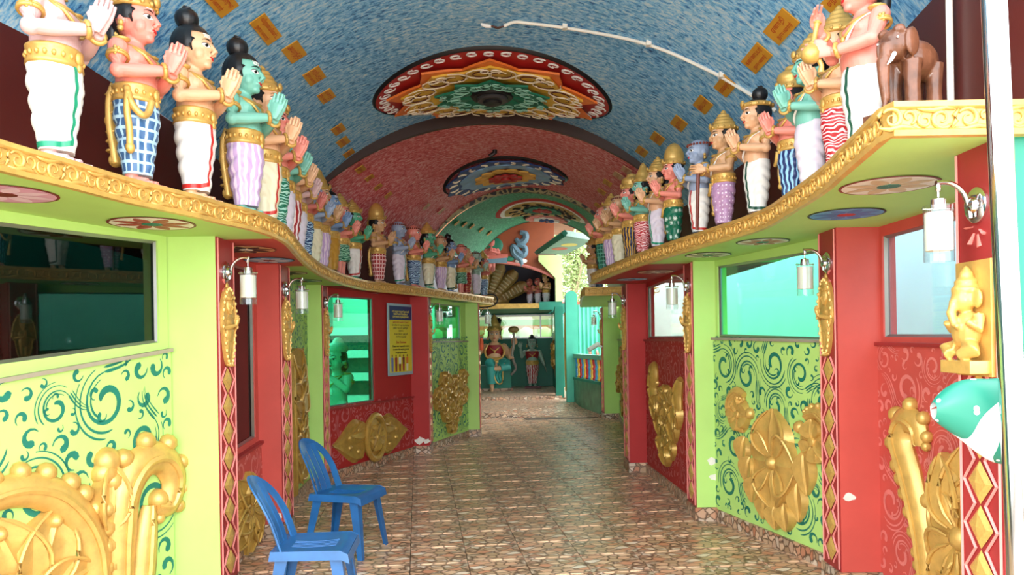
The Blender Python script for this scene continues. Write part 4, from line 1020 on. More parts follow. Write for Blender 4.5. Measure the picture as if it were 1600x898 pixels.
for c, q in (((.38, .46), .075), ((.36, .40), .07), ((.70, .2), .06), ((.62, .05), .05), ((-.06, -.15), .05), ((.07, .22), .04), ((-.2, .22), .04), ((.2, -.12), .035), ((.2, -.26), .035)): boss(r, c, q, GOLD, .07, 'bud')
# left narrow red bay
r = relief(L1, .70, .36, 'gold_relief', 'small gold leaf relief beside the red pillar and blue chair')
for a, L_ in ((90, .28), (60, .26), (125, .3), (25, .22), (160, .24), (260, .34), (290, .3), (225, .32), (200, .24)):
    b = MB(); q = math.radians(a); petal(b, (.02 * math.cos(q), .02 * math.sin(q)), (L_ * 1.25 * math.cos(q), L_ * math.sin(q)), .15, .045); b.build('petal', GOLDD, r)
boss(r, (0, 0), .06, GOLDD)
# left narrow lime bay: tall relief
r = relief(L2, .62, .82, 'gold_relief', 'tall gold leaf relief on the narrow scroll covered lime bay')
for k in range(7):
    z = -.5 + .16 * k
    for s_ in (-1, 1):
        b = MB(); petal(b, (0, z), (s_ * (.34 - .02 * abs(k - 4)), z + .20), .22, .05); b.build('leaf', GOLDD, r)
    boss(r, (0, z), .07, GOLDD)
plume(r, [(-.30, -.62), (-.4, -.2), (-.42, .2), (-.3, .52)], .05, GOLDD, False)
# left poster bay: long lozenge
r = relief(L3, .475, .46, 'gold_relief', 'gold lozenge relief low on the crimson wall below the green window')
for s_ in (-1, 1):
    b = MB(); petal(b, (s_ * .17, 0), (s_ * .80, .0), .36, .03, point=True); b.build('leaf', GOLDD, r)
    for z in (.11, -.11):
        b = MB(); petal(b, (s_ * .18, z * 1.2), (s_ * .52, z * .6), .17, .035, point=True); b.build('leaf', GOLDD, r)
    for c in ((.34, .12), (.34, -.12), (.50, .05), (.50, -.06)): boss(r, (s_ * c[0], c[1]), .04, GOLDD, .06, 'bud')
b = MB(); b.torus((0, -.05, 0), .225, .034, 36, 8, 'Y'); b.map(lambda x, y, z: (x * .85, y, z * 1.12)); b.build('oval_frame', GOLDD, r)
b = MB(); b.ell((0, 0, 0), (.20, .075, .25), 20, 10); b.build('oval_field', GOLDD, r)
rr = empty('centre_flower', (0, -.045, 0), 0, r); rosette(rr, (0, .0), .17, 6, .04, GOLDD)
# far left lime bay: flower cluster
r = relief(L4, .46, .78, 'gold_relief', 'gold flower cluster relief on the far left lime wall')
for c, R_ in (((-.2, .18), .2), ((.15, .12), .2), ((-.15, -.16), .2), ((.18, -.14), .17), ((.40, .02), .16), ((-.42, .0), .17), ((.0, -.36), .16), ((.42, .26), .12)): rosette(r, c, R_, 6, .05, GOLDD)
# far right lime bay
r = relief(R3, .55, .85, 'gold_relief', 'gold flower relief on the far right lime wall')
for c, R_ in (((-.3, .2), .26), ((.35, .15), .26), ((0, -.2), .26), ((-.9, .1), .22), ((.9, -.1), .22), ((-1.4, 0), .2), ((0, .42), .2)): rosette(r, c, R_, 6, .05, GOLDD)
# ------------------------------------------------------------------ deity plaques on the pillar ends
def plaque_at(fin, name, label, z=1.66):
    root = empty(name, (fin.x + fin.sg * .005, (fin.y0 + fin.y1) / 2, z), PI / 2 if fin.sg > 0 else -PI / 2); tag(root, label, 'ornament', 'gold figure plaques on the pillar ends'); return root
DEI = []
def deity(fin, label, mat=GOLD):
    root = plaque_at(fin, 'deity_plaque', label); w_ = min((fin.y1 - fin.y0) * .42, .125)
    b = MB(); R = []
    for o, y in ((1.0, 0), (1.02, -.018), (.93, -.026), (.90, -.018)): R.append([(w_ * o * math.cos(2 * PI * k / 32) * (.72 if math.sin(2 * PI * k / 32) < 0 else 1), y, .235 * o * math.sin(2 * PI * k / 32)) for k in range(32)])
    b.rings(R); b.build('oval_back', mat, root)
    b = MB()
    for k in range(28):
        a = 2 * PI * k / 28; b.ell((w_ * .96 * math.cos(a) * (.72 if math.sin(a) < 0 else 1), -.024, .225 * math.sin(a)), (.009, .010, .013), 6, 4)
    tag(b.build('beaded_rim', mat, root), None, None, None, 'stuff')
    f = link('figure_relief', BODY['anjali'], mat, root); f.location = (0, -.012, -.235); f.scale = (.52, .30, .50)
    c = link('crown', CROWN['point'], mat, root); c.location = (0, -.012, -.235); c.scale = (.52, .30, .52)
    return root
for fin, lab in ((FLA, 'gold oval deity plaque on the nearest left lime pillar'), (FLB, 'gold oval deity plaque on the red pillar by the chairs'), (FLC, 'gold oval deity plaque left of the green window'), (FLD, 'gold oval deity plaque right of the poster'),
                 (FRB, 'gold oval deity plaque right of the mint window'), (FRC, 'gold oval deity plaque left of the mint window'), (FRD, 'gold oval deity plaque on the right crimson pillar'), (FRE, 'gold oval deity plaque on the far lime pillar')): deity(fin, lab)
g = plaque_at(FRA, 'elephant_god_plaque', 'square gold seated elephant headed plaque beside the steel pole', 1.60)
b = MB(); b.box(-.10, .10, -.018, 0, -.20, .20); b.build('backing', GOLD, g, smooth=False)
q = MB()
q.ell((0, -.04, -.04), (.062, .045, .07), 16, 10); q.ell((0, -.05, .065), (.045, .040, .045), 14, 9)
for s_ in (-1, 1):
    q.ell((s_ * .055, -.035, .068), (.026, .012, .035), 10, 6); q.tube([(s_ * .06, -.035, .01), (s_ * .085, -.05, -.04), (s_ * .06, -.075, -.01)], [.022, .018, .014], 8)
    q.tube([(s_ * .03, -.05, -.1), (s_ * .085, -.07, -.11), (s_ * .03, -.085, -.125)], [.032, .028, .02], 8)
q.tube([(0, -.08, .06), (0, -.095, .02), (.01, -.09, -.02), (.03, -.085, -.03)], [.02, .017, .013, .01], 8)
q.lathe([(.046, .09), (.048, .105), (.036, .115), (.038, .13), (.022, .145), (.024, .155), (.004, .185)], 16, (0, -.04, 0)); q.box(-.09, .09, -.085, -.01, -.19, -.145)
link('seated_figure', remeshed(q, 'seated_elephant_god', .005, 3, .6), GOLD, g)
# ------------------------------------------------------------------ wall lamps
FROST = None
m, nt, N, L, bs = nodes('frosted_lamp_glass'); bs.inputs['Base Color'].default_value = (*srgb(240, 236, 222), 1); bs.inputs['Roughness'].default_value = .35; bs.inputs['Transmission Weight'].default_value = .25; FROST = m
LAMPG = glass('lamp_clear_glass', (.92, .96, .95), .02, 1.45, 1.5)
def lamp_proto():
    root = empty('wall_lamp')
    b = MB(); b.lathe([(.001, 0), (.062, 0), (.062, .010), (.052, .018), (.030, .020), (.026, .034), (.012, .040), (.001, .040)], 28); b.xf(Matrix.Rotation(PI / 2, 4, 'Y')); b.build('backplate', CHROME, root)
    b = MB(); P = catmull([(.028, 0, -.045), (.034, 0, .0), (.055, 0, .050), (.095, 0, .078), (.145, 0, .080)], 6); b.tube(P, .010, 10, .8); b.build('arm', CHROME, root)
    b = MB(); b.lathe([(.004, .075), (.010, .070), (.008, .052), (.004, .048), (.004, .030), (.010, .026), (.024, .022), (.026, -.012), (.022, -.016)], 16, (.138, 0, 0)); b.build('socket', CHROME, root)
    b = MB(); b.tube([(.138 - .056, 0, -.010), (.138 + .056, 0, -.010)], .0035, 6); b.build('cross_bar', CHROME, root)
    b = MB(); b.lathe([(.046, .0), (.048, .0), (.048, -.195), (.046, -.195)], 28, (.138, 0, 0), caps=False); b.build('glass_sleeve', LAMPG, root)
    b = MB(); b.lathe([(.010, -.022), (.043, -.024), (.0445, -.030), (.0445, -.150), (.043, -.156), (.010, -.158)], 28, (.138, 0, 0)); b.build('frosted_shade', FROST, root)
    return root
lp = None
for fin, lab in ((FLA, 'chrome wall lamp with frosted glass on the nearest left lime pillar'), (FLB, 'chrome wall lamp on the left red pillar behind the chairs'), (FLC, 'chrome wall lamp in front of the green figure window'), (FLD, 'chrome wall lamp right of the yellow poster'), (FLE, 'chrome wall lamp on the left end pillar'),
                 (FRA, 'chrome wall lamp beside the steel pole'), (FRB, 'chrome wall lamp right of the mint window'), (FRC, 'chrome wall lamp left of the mint window'), (FRD, 'chrome wall lamp on the right crimson pillar'), (FRE, 'chrome wall lamp on the far lime pillar by the balustrade')):
    o = lamp_proto() if lp is None else copy_tree(lp)
    if lp is None: lp = o
    o.location = (fin.x + fin.sg * .005, (fin.y0 + fin.y1) / 2 - .01, 2.0 - .003 * fin.y0); o.rotation_euler = (0, 0, 0 if fin.sg > 0 else PI)
    tag(o, lab, 'lamp', 'chrome wall lamps on the pillars')
# ------------------------------------------------------------------ painted mandalas on the soffits
def mandala(x, y, R, cols, label, n=8):
    z = uz(y) - .002; root = empty('painted_mandala', (x, y, z)); tag(root, label, 'painting', 'painted discs under the ledges')
    for nm, r0, r1, c, dz in (('rim', R * .93, R, cols[0], 0), ('field', 0, R * .94, cols[1], .0005)):
        b = MB(); b.lathe([(max(r1, .01), -dz), (max(r1, .01), -.0025 - dz), (max(r0, .002), -.0025 - dz)], 40, caps=False); b.build(nm, paint('mandala_%d_%d_%d' % c, c, .5, .05, 12, 0, 0), root, smooth=False)
    for k in range(n):
        a = 2 * PI * k / n; b = MB(); d = Vector((math.cos(a), math.sin(a), 0)); s_ = Vector((-d.y, d.x, 0)); V = []
        for t_ in (0, .25, .5, .75, 1): V += [d * (R * (.2 + .7 * t_)) + s_ * (R * .17 * math.sin(PI * (.1 + .85 * t_))) + Vector((0, 0, -.0042)), d * (R * (.2 + .7 * t_)) - s_ * (R * .17 * math.sin(PI * (.1 + .85 * t_))) + Vector((0, 0, -.0042))]
        b.add(V, [(2 * i, 2 * i + 1, 2 * i + 3, 2 * i + 2) for i in range(4)]); b.build('petal', paint('mandala_%d_%d_%d' % cols[2], cols[2], .5, .05, 12, 0, 0), root, smooth=False)
    b = MB(); b.lathe([(R * .24, -.003), (R * .24, -.0055), (.002, -.0055)], 20, caps=False); b.build('centre', paint('mandala_%d_%d_%d' % cols[3], cols[3], .5, .05, 12, 0, 0), root, smooth=False)
BR, WHt, DB, SKY, TG, PK = (120, 40, 34), (236, 228, 214), (40, 34, 34), (90, 160, 206), (40, 120, 100), (220, 160, 190)
mandala(-2.08, 3.16, .2, (BR, PK, (236, 200, 220), BR), 'pink mandala under the ledge at the left frame edge')
mandala(-1.84, 3.95, .21, (BR, WHt, (170, 70, 60), TG), 'white and brown mandala over the nearest dark window')
mandala(-1.72, 5.0, .19, (BR, (220, 170, 110), DB, (240, 230, 210)), 'orange and black mandala on the red soffit')
mandala(-1.76, 5.6, .18, (DB, SKY, (210, 226, 236), BR), 'light blue mandala on the red soffit')
mandala(-1.92, 6.55, .18, (BR, (220, 200, 150), DB, TG), 'brown mandala on the green soffit past the red one')
mandala(-1.98, 7.3, .18, (DB, (200, 210, 190), TG, BR), 'pale green mandala on the green soffit at the bend')
mandala(-1.75, 9.1, .18, (DB, (190, 150, 140), BR, WHt), 'dusky mandala on the crimson soffit above the green window')
mandala(-.8, 11.0, .17, (DB, (190, 210, 160), TG, WHt), 'faint mandala under the far left ledge')
mandala(1.63, 3.30, .20, (BR, WHt, (206, 180, 140), TG), 'white spoked mandala under the right ledge by the lamp')
mandala(1.76, 4.02, .19, (DB, SKY, (60, 120, 180), (180, 50, 56)), 'blue swirl mandala with red centre under the right ledge')
mandala(1.66, 5.05, .17, (DB, WHt, (190, 120, 90), TG), 'cream and brown mandala over the mint window')
mandala(1.48, 5.75, .17, (DB, WHt, (150, 140, 120), TG), 'grey white mandala over the right lime bay')
mandala(1.32, 7.0, .17, (DB, (226, 190, 150), BR, WHt), 'tan mandala on the right crimson soffit')
mandala(1.22, 7.75, .16, (DB, (190, 206, 226), SKY, BR), 'pale blue mandala on the right crimson soffit')
# ------------------------------------------------------------------ ceiling medallions
def medallion(x0, y0, R, layers, label, name='ceiling_medallion', za=None, strokes=(), dome=None, ry=.8):
    """layers: (name, r_in, r_out, n_petals, tip_depth, drop_in, drop_out, material)"""
    root = empty(name); tag(root, label, 'ceiling medallion', 'ceiling medallions')
    def S(r_, a, dz): x, y = x0 + R * r_ * math.cos(a), y0 + R * ry * r_ * math.sin(a); yy = min(max(y, 2.3), 13.39); return (x, y, vz(x, yy, 0, za) - dz)
    for nm, r0, r1, n, tipd, d0, d1, mat in layers:
        b = MB(); nu = 120; nv = 8
        def F(u, v):
            a = 2 * PI * u
            ph = (a * n / (2 * PI)) % 1 if n else .5
            ro = r1 - (tipd * (abs(ph - .5) * 2) ** (.75 if tipd >= .1 else 1.5) if n else 0)
            r_ = lerp(r0, ro, v); bulge = (.022 * math.sin(PI * ph) * math.sin(PI * min(v * 1.05, 1)) if n else 0)
            return S(r_, a, lerp(d0, d1, v ** 1.5) + bulge)
        b.grid(F, nu, nv)
        if n:                                                    # underside edge thickness
            b.grid(lambda u, v: tuple(Vector(F(u, 1)) + Vector((0, 0, .02 * v))), nu, 1)
        b.build(nm, mat, root)
    for (nm, mat, items) in strokes:
        b = MB()
        for (rc, ac, rr, a0, hand, turns, wd, dz) in items:
            P = []
            for k in range(12):
                t_ = k / 11; a = a0 + hand * t_ * turns * 2 * PI; q = rr * (1 - .6 * t_)
                cx, cy = rc * math.cos(ac) + q * math.cos(a + ac), rc * math.sin(ac) + q * math.sin(a + ac); P.append(S(math.hypot(cx, cy), math.atan2(cy, cx), dz))
            b.tube(P, [wd * (.4 + .6 * math.sin(PI * min(1, k / 11 + .1))) for k in range(12)], 5)
        tag(b.build(nm, mat, root), None, None, None, 'stuff')
    if dome:
        c = S(0, 0, 0)
        for k, (r0, z0_, z1_, mat) in enumerate(dome):
            b = MB(); b.lathe([(r0, -z0_), (r0 * 1.03, -(z0_ + z1_) / 2), (r0 * .92, -z1_), (.004, -z1_ - .004)], 32, c); b.build('centre_boss', mat, root)
    return root
P_ = lambda n, c, r=.5: paint(n, c, r, .12, 7, 0, .08)
MR, MO, MG, MT, MK = P_('medal_red', (176, 34, 32)), P_('medal_orange', (236, 122, 50)), P_('medal_ochre', (220, 176, 60)), P_('medal_teal', (16, 112, 84)), P_('medal_black', (22, 20, 22))
CREAM = P_('medal_cream', (240, 226, 200)); DRED = P_('medal_dark_line', (86, 34, 24))
rn = random.Random(4); st = []
for k in range(44):
    a = 2 * PI * k / 44; st.append((.90, a, .052, .6 + (k % 2) * 2, 1 if k % 2 else -1, 1.1, .009, .036))
sy2 = []; sd2 = []; sg2 = []
for k in range(10):
    a = 2 * PI * (k + .5) / 10
    for s_ in (-1, 1):
        sy2 += [(.62, a + s_ * .12, .14, .3, s_, 1.1, .008, .122), (.72, a + s_ * .05, .05, 2.6, -s_, 1.0, .007, .130)]
        sd2 += [(.60, a + s_ * .11, .10, 1.2, s_, 1.0, .006, .120)]
        sg2 += [(.32, a + s_ * .18, .07, 0, s_, 1.1, .006, .156), (.43, a + s_ * .08, .035, 1, -s_, 1.1, .006, .164)]
medallion(-.15, 7.42, 1.15, [('rim', .972, 1.0, 0, 0, .03, .0, MK), ('red_band', .40, .975, 0, 0, .05, .018, MR), ('orange_petals', .30, .90, 10, .20, .05, .095, MO), ('ochre_petals', .22, .78, 10, .11, .07, .115, MG), ('teal_petals', .1, .50, 10, .13, .12, .15, MT)],
          'large red, orange and teal lotus medallion on the blue vault', strokes=[('white_scrolls', WHITE, st), ('cream_scrolls', CREAM, sy2), ('dark_scrolls', DRED, sd2), ('teal_scrolls', P_('medal_mint', (150, 206, 186)), sg2)],
          dome=[(.21, .10, .16, MK), (.15, .16, .19, P_('medal_grey', (60, 58, 60))), (.09, .19, .215, MK)])
NB, YL, LB = P_('medal_navy', (40, 72, 130)), P_('medal_yellow', (226, 170, 70)), P_('medal_lightblue', (130, 170, 206))
st = []
for k in range(12):
    a = 2 * PI * k / 12
    for s_ in (-1, 1): st.append((.80, a + s_ * .1, .09, 0, s_, .45, .018, .06))
medallion(-.05, 10.28, .84, [('rim', .95, 1.0, 0, 0, .03, .0, MK), ('blue_petals', .4, .97, 12, .10, .03, .06, NB), ('light_blue_ring', .4, .74, 12, .06, .05, .068, LB), ('yellow_petals', .2, .50, 12, .08, .07, .09, YL), ('red_petals', .04, .28, 10, .06, .10, .12, MR)],
          'blue lotus medallion with yellow and red heart on the red vault', za=ZAR, strokes=[('white_scrolls', CREAM, st)], dome=[(.07, .10, .14, MR)])
st = []
for k in range(14):
    a = 2 * PI * k / 14; st.append((.60, a, .10, 0, 1, .8, .02, .05)); st.append((.42, a + .2, .06, 0, -1, .8, .015, .05))
medallion(.52, 12.25, .75, [('rim', .90, 1.0, 0, 0, .03, .0, MR), ('white_band', .80, .91, 0, 0, .036, .028, WHITE), ('ochre_field', .3, .82, 12, .04, .03, .045, GOLDD), ('teal_petals', .15, .42, 10, .06, .05, .07, MT), ('red_heart', .02, .22, 8, .05, .07, .08, MR)],
          'ochre and teal medallion with red rim on the green vault', za=ZAG, strokes=[('dark_scrolls', MK, st)], dome=[(.05, .06, .09, MR)])
medallion(.62, 13.0, .40, [('rim', .90, 1.0, 0, 0, .03, .0, MK), ('pink_petals', .2, .92, 14, .10, .035, .05, PINKP), ('white_petals', .1, .6, 8, .12, .05, .075, WHITE), ('dark_petals', .05, .36, 6, .1, .08, .09, NB)],
          'small pink and white medallion at the end of the green vault', za=ZAG, dome=[(.04, .07, .1, MR)])
medallion(-.72, 4.12, .95, [('rim', .95, 1.0, 0, 0, .03, .0, MK), ('white_petals', .3, .98, 12, .12, .03, .09, CREAM), ('orange_petals', .2, .70, 12, .1, .08, .1, MO), ('teal_petals', .05, .4, 10, .08, .11, .13, MT)],
          'cream petalled medallion on the blue vault above the frame, tips just showing', dome=[(.15, .1, .15, MK)])
# ------------------------------------------------------------------ lettering
def text_mesh(s, size, bold=0.0):
    cu = bpy.data.curves.new('t', 'FONT'); cu.body = s; cu.size = size; cu.align_x = 'CENTER'; cu.align_y = 'CENTER'; cu.offset = bold; cu.resolution_u = 3
    o = bpy.data.objects.new('t', cu); C.objects.link(o); dg = bpy.context.evaluated_depsgraph_get(); dg.update()
    me = bpy.data.meshes.new_from_object(o.evaluated_get(dg)); bpy.data.objects.remove(o); me.materials.clear(); return me
OCH = paint('plaque_ochre', (206, 146, 40), .5, .06, 9, 0, .04); LETR = paint('plaque_letter_red', (178, 40, 26), .5, .04, 9, 0, 0)
FADE = paint('plaque_faded', (206, 160, 120), .5, .06, 9, 0, .04)
NAMES = ['ெமய்ப்ெபாருள் நாயனார்', 'விறன்மிண்ட நாயனார்', 'அமர்நீதி நாயனார்', 'எறிபத்த நாயனார்', 'ஏனாதி நாயனார்', 'கண்ணப்பர்', 'மானக்கஞ்சாறர்', 'அரிவாட்டாயர்', 'ஆனாயர்', 'மூர்த்தி', 'முருகர்', 'உருத்திரர்', 'திருமூலர்']
TM = [text_mesh(s.split(' ')[0], .052, .0006) for s in NAMES]; TNAY = text_mesh('நாயனார்', .046, .0006)
def name_plaque(x, y, L_, wd, side, k, mat, label, two=False, za=None):
    wd *= .78
    e = .02; yy = min(max(y, 2.35), 13.3)
    z = vz(x, yy, 0, za); sx_ = (vz(x + e, yy, 0, za) - vz(x - e, yy, 0, za)) / (2 * e)
    up = Vector((1, 0, sx_)).normalized() * (1 if side == 'L' else -1)              # across the vault, towards the crown
    ex = Vector((0, 1, 0)) * (1 if side == 'L' else -1)
    nn = ex.cross(up).normalized(); nn = nn if nn.z < 0 else -nn
    ex = up.cross(nn)
    M = Matrix(((ex.x, up.x, nn.x, x), (ex.y, up.y, nn.y, yy), (ex.z, up.z, nn.z, z), (0, 0, 0, 1))) @ Matrix.Translation((0, 0, .012))
    root = empty('name_plaque'); root.matrix_world = M; tag(root, label, 'sign', 'ochre name plaques along the vault')
    b = MB(); b.box(-L_ / 2, L_ / 2, -wd / 2, wd / 2, -.006, 0); b.build('board', mat, root, smooth=False)
    me = TM[k % len(TM)]; o = link('lettering', me, LETR, root); ws = max(me.vertices[i].co.x for i in range(len(me.vertices))) * 2 if len(me.vertices) else .3
    q = min(1.0, L_ * .86 / ws); o.scale = (q, min(1.1, wd / (.15 if two else .12)), 1); o.location = (0, .024 if two else 0, .0012)
    if two:
        o = link('lettering', TNAY, LETR, root); o.location = (0, -.032, .0012); o.scale = (1, .8, 1)
    return root
LP = [(-1.66, 4.42, .36, .17, 1), (-1.57, 5.0, .36, .15, 1), (-1.53, 5.51, .26, .17, 0), (-1.53, 6.07, .25, .19, 1), (-1.56, 6.59, .22, .17, 1), (-1.66, 7.49, .22, .16, 0), (-1.70, 7.88, .22, .16, 0), (-1.72, 8.24, .16, .16, 0)]
where = ['cut by the top frame edge', 'second from the top frame edge', 'above the teal figure', 'right of the teal figure bun', 'fifth along the left vault', 'above the small white mark', 'second before the brown arch', 'last before the brown arch']
for k, (x, y, l, w_, two) in enumerate(LP): name_plaque(x, y, l, w_, 'L', k, OCH, 'ochre name plaque with red lettering on left blue vault, ' + where[k], bool(two))
for k, (x, y) in enumerate([(-1.67, 8.62), (-1.62, 8.92), (-1.57, 9.2), (-1.50, 9.5), (-1.13, 10.40), (-.97, 10.85)]):
    name_plaque(x, y, .22, .14, 'L', 8 + k, FADE if k > 3 else OCH, ['name plaque just past the brown arch on the left', 'dull plaque low on the left red vault, second past the arch', 'dull plaque low on the left red vault, third past the arch', 'ochre plaque above the cone crowned figure', 'faded cream plaque on the red vault', 'faded cream plaque next to the green vault frieze'][k])
for k, (x, y) in enumerate([(-.80, 11.5), (-.70, 11.75), (-.60, 12.02), (-.47, 12.43), (-.35, 12.9)]):
    name_plaque(x, y, .18, .13, 'L', 3 + k, OCH, 'small ochre plaque on the left green vault, %s from the frieze' % ['first', 'second', 'third', 'fourth', 'fifth'][k])
RP = [(1.74, 3.98, .30, .16, 1), (1.64, 4.58, .34, .17, 1), (1.65, 5.07, .34, .17, 1), (1.61, 5.67, .28, .16, 0), (1.57, 6.17, .26, .17, 0), (1.51, 6.78, .26, .17, 0), (1.44, 7.41, .26, .17, 0), (1.39, 8.0, .25, .16, 0)]
wr_ = ['at the top frame edge above the gold pot', 'above the teal crowned figure', 'upper of the two by the pink praying hands', 'crossed by the white conduit', 'left of the conduit', 'above the staff holder', 'above the bead banded figure', 'last before the brown arch']
for k, (x, y, l, w_, two) in enumerate(RP): name_plaque(x, y, l, w_, 'R', k + 3, OCH, 'ochre name plaque on right blue vault, ' + wr_[k], bool(two))
for k, (x, y) in enumerate([(1.32, 8.62), (1.27, 8.95), (1.21, 9.44), (1.20, 9.97), (1.24, 10.75)]):
    name_plaque(x, y, .22, .15, 'R', 6 + k, FADE if k < 2 else OCH, ['faded cream plaque on the brown arch at right', 'faded cream plaque just past the arch at right', 'dull ochre plaque on the right red vault', 'small dull plaque low on the right red vault', 'last plaque on the right red vault'][k])
# ------------------------------------------------------------------ conduit along the vault and up the wall
PVC = paint('white_conduit', (232, 226, 214), .4, .04, 6, 0, 0)
root = empty('conduit'); tag(root, 'white plastic conduit curving across the blue vault', 'pipe')
P = [(-.02, 5.98), (.06, 5.97), (.19, 5.97), (.45, 5.95), (.68, 5.9), (.9, 5.82), (1.06, 5.76), (1.24, 5.7), (1.4, 5.65), (1.55, 5.58), (1.69, 5.52), (1.80, 5.45), (1.88, 5.40)]
b = MB(); b.tube(catmull([(x, y, vz(x, y) - (.05 if i == 0 else .018)) for i, (x, y) in enumerate(P)], 4), .013, 8); b.build('pipe', PVC, root)
for i in (3, 6, 9):
    x, y = P[i]; b = MB(); b.box(x - .018, x + .018, y - .035, y + .016, vz(x, y) - .032, vz(x, y) + .01); b.build('clip', PVC, root, smooth=False)
b = MB(); x, y = P[0]; z = vz(x, y) - .05
for q in range(3): b.tube([(x, y, z), (x - .05, y + .01 * q, z - .008), (x - .10, y + .015 * (q - 1), z + .004 * q)], .006, 6)
tag(b.build('bare_wires', paint('wire_dark_red', (74, 30, 28), .5, .1, 20), root), None, None, None, 'stuff')
b = MB(); b.tube([(x - .10, y, z), (x - .14, y, z + .004), (x - .18, y, z + .02)], [.012, .016, .010], 8); b.build('tape_end', WHITE, root)
b = MB(); b.tube([(1.845, 3.2, tz(3.2)), (1.845, 3.2, 3.1)], .014, 10); tag(b.build('wall_conduit', PVC), 'white vertical conduit on the maroon wall behind the elephant', 'pipe')
b = MB(); b.tube([(-.17, 9.35, 3.89), (-.17, 9.35, 3.83)], .03, 10); b.tube([(-.17, 9.35, 3.84), (-.24, 9.36, 3.80)], .025, 8); tag(b.build('ceiling_spotlight', MK), 'small dark spotlight fixed on the red vault', 'lamp')
# ------------------------------------------------------------------ plastic chairs
PLB = paint('blue_plastic', (30, 88, 142), .33, .25, 5, 0, .04, .5)
def chair(loc, face_deg, label, lettering=False):
    root = empty('plastic_chair', loc, math.radians(face_deg - 90)); tag(root, label, 'chair', 'blue plastic chairs')   # local front = +Y
    sh = .435
    def seat(u, v):
        x = (u - .5) * .41 * lerp(.90, 1.0, v); y = lerp(-.19, .20, v)
        d = -.016 * (1 - (2 * u - 1) ** 2) * math.sin(PI * min(v * 1.05, 1)); fr = -.02 * max(0, (v - .88) / .12) ** 2
        return (x, y, sh + d + fr)
    b = MB(); b.grid(seat, 24, 16); b.grid(lambda u, v: tuple(Vector(seat(1 - u, v)) - Vector((0, 0, .012))), 24, 16); b.build('seat', PLB, root)
    b = MB()                                                                 # skirt round the seat
    ringp = [seat(0, v / 10) for v in range(11)] + [seat(u / 10, 1) for u in range(1, 11)] + [seat(1, 1 - v / 10) for v in range(1, 11)] + [seat(1 - u / 10, 0) for u in range(1, 11)]
    R = [[Vector(p) + Vector((p[0] * .02, p[1] * .02, .002)), Vector(p) + Vector((p[0] * .06, p[1] * .06, -.045)), Vector(p) + Vector((p[0] * .03, p[1] * .03, -.045)), Vector(p) + Vector((-p[0] * .02, -p[1] * .02, -.004))] for p in ringp]
    b.rings(R, caps=False); b.build('apron', PLB, root)
    for i in range(5):                                                        # raised ribs on the seat
        b = MB(); x = (i - 2) * .030; b.tube([Vector(seat(.5 + x / .41, v)) + Vector((0, 0, .001)) for v in (.2, .4, .6, .8)], .003, 5); b.build('seat_rib', PLB, root)
    for sx in (-1, 1):
        for sy in (-1, 1):
            top = Vector((sx * .180, .165 if sy > 0 else -.165, sh - .01)); bot = Vector((sx * .222, .215 if sy > 0 else -.235, 0))
            b = MB(); R = []
            for k in range(7):
                t_ = k / 6; p = top.lerp(bot, t_); w_ = lerp(.066, .036, t_)
                ox_ = Vector((-sx * w_, 0, 0)); oy_ = Vector((0, -sy * w_, 0)); th = .007
                q = [p, p + ox_, p + ox_ + Vector((0, -sy * th, 0)), p + Vector((-sx * th, -sy * th, 0)), p + oy_ + Vector((-sx * th, 0, 0)), p + oy_]
                R.append(q if sx * sy > 0 else q[::-1])
            b.rings(R); b.build('leg', PLB, root, angle=math.radians(30))
    # backrest: bent hoop with three slots
    prof = lambda z: -.185 - .16 * ((z - sh) / .36) ** 1.25
    hw = lambda z: .185 + .008 * math.sin(PI * (z - sh) / .36)
    outer = []; zt = sh + .375
    for k in range(25):
        a = PI * k / 24; cx = -math.cos(a); s_ = math.sin(a) ** .45
        outer.append((cx * .190, sh - .01 + (zt - sh) * s_))
    def bar(pts, wd, th=.010):
        b = MB(); R = []; n = len(pts)
        for i, (x, z) in enumerate(pts):
            a = pts[max(i - 1, 0)]; c = pts[min(i + 1, n - 1)]; tx, tz_ = c[0] - a[0], c[1] - a[1]; l = math.hypot(tx, tz_) or 1
            nx, nz = -tz_ / l, tx / l; w_ = wd(i / (n - 1)) if callable(wd) else wd
            def P(o, d): X, Z = x + nx * o, z + nz * o; return (X, prof(max(Z, sh)) + .10 * (X / .2) ** 2 * .5 + d, Z)
            R.append([P(0, 0), P(w_, 0), P(w_, th), P(0, th)])
        b.rings(R); return b
    b = bar(outer[::-1], lambda t_: .045 + .035 * math.sin(PI * t_) ** 3); b.build('back_hoop', PLB, root, angle=math.radians(50))
    for i, x in enumerate((-.065, 0, .065)):
        b = bar([(x + .0, z) for z in (sh - .01, sh + .08, sh + .16, sh + .24, sh + .32)], .042 if i != 1 else .05); b.xf(Matrix.Translation((.021, 0, 0))); b.build('back_slat', PLB, root, angle=math.radians(50))
    return root
chair((-1.20, 5.50, fz(5.5)), -14, 'blue plastic chair with green stains, farther of the two')
chair((-1.08, 4.14, fz(4.14)), 4, 'scuffed blue plastic chair, nearest of the two')
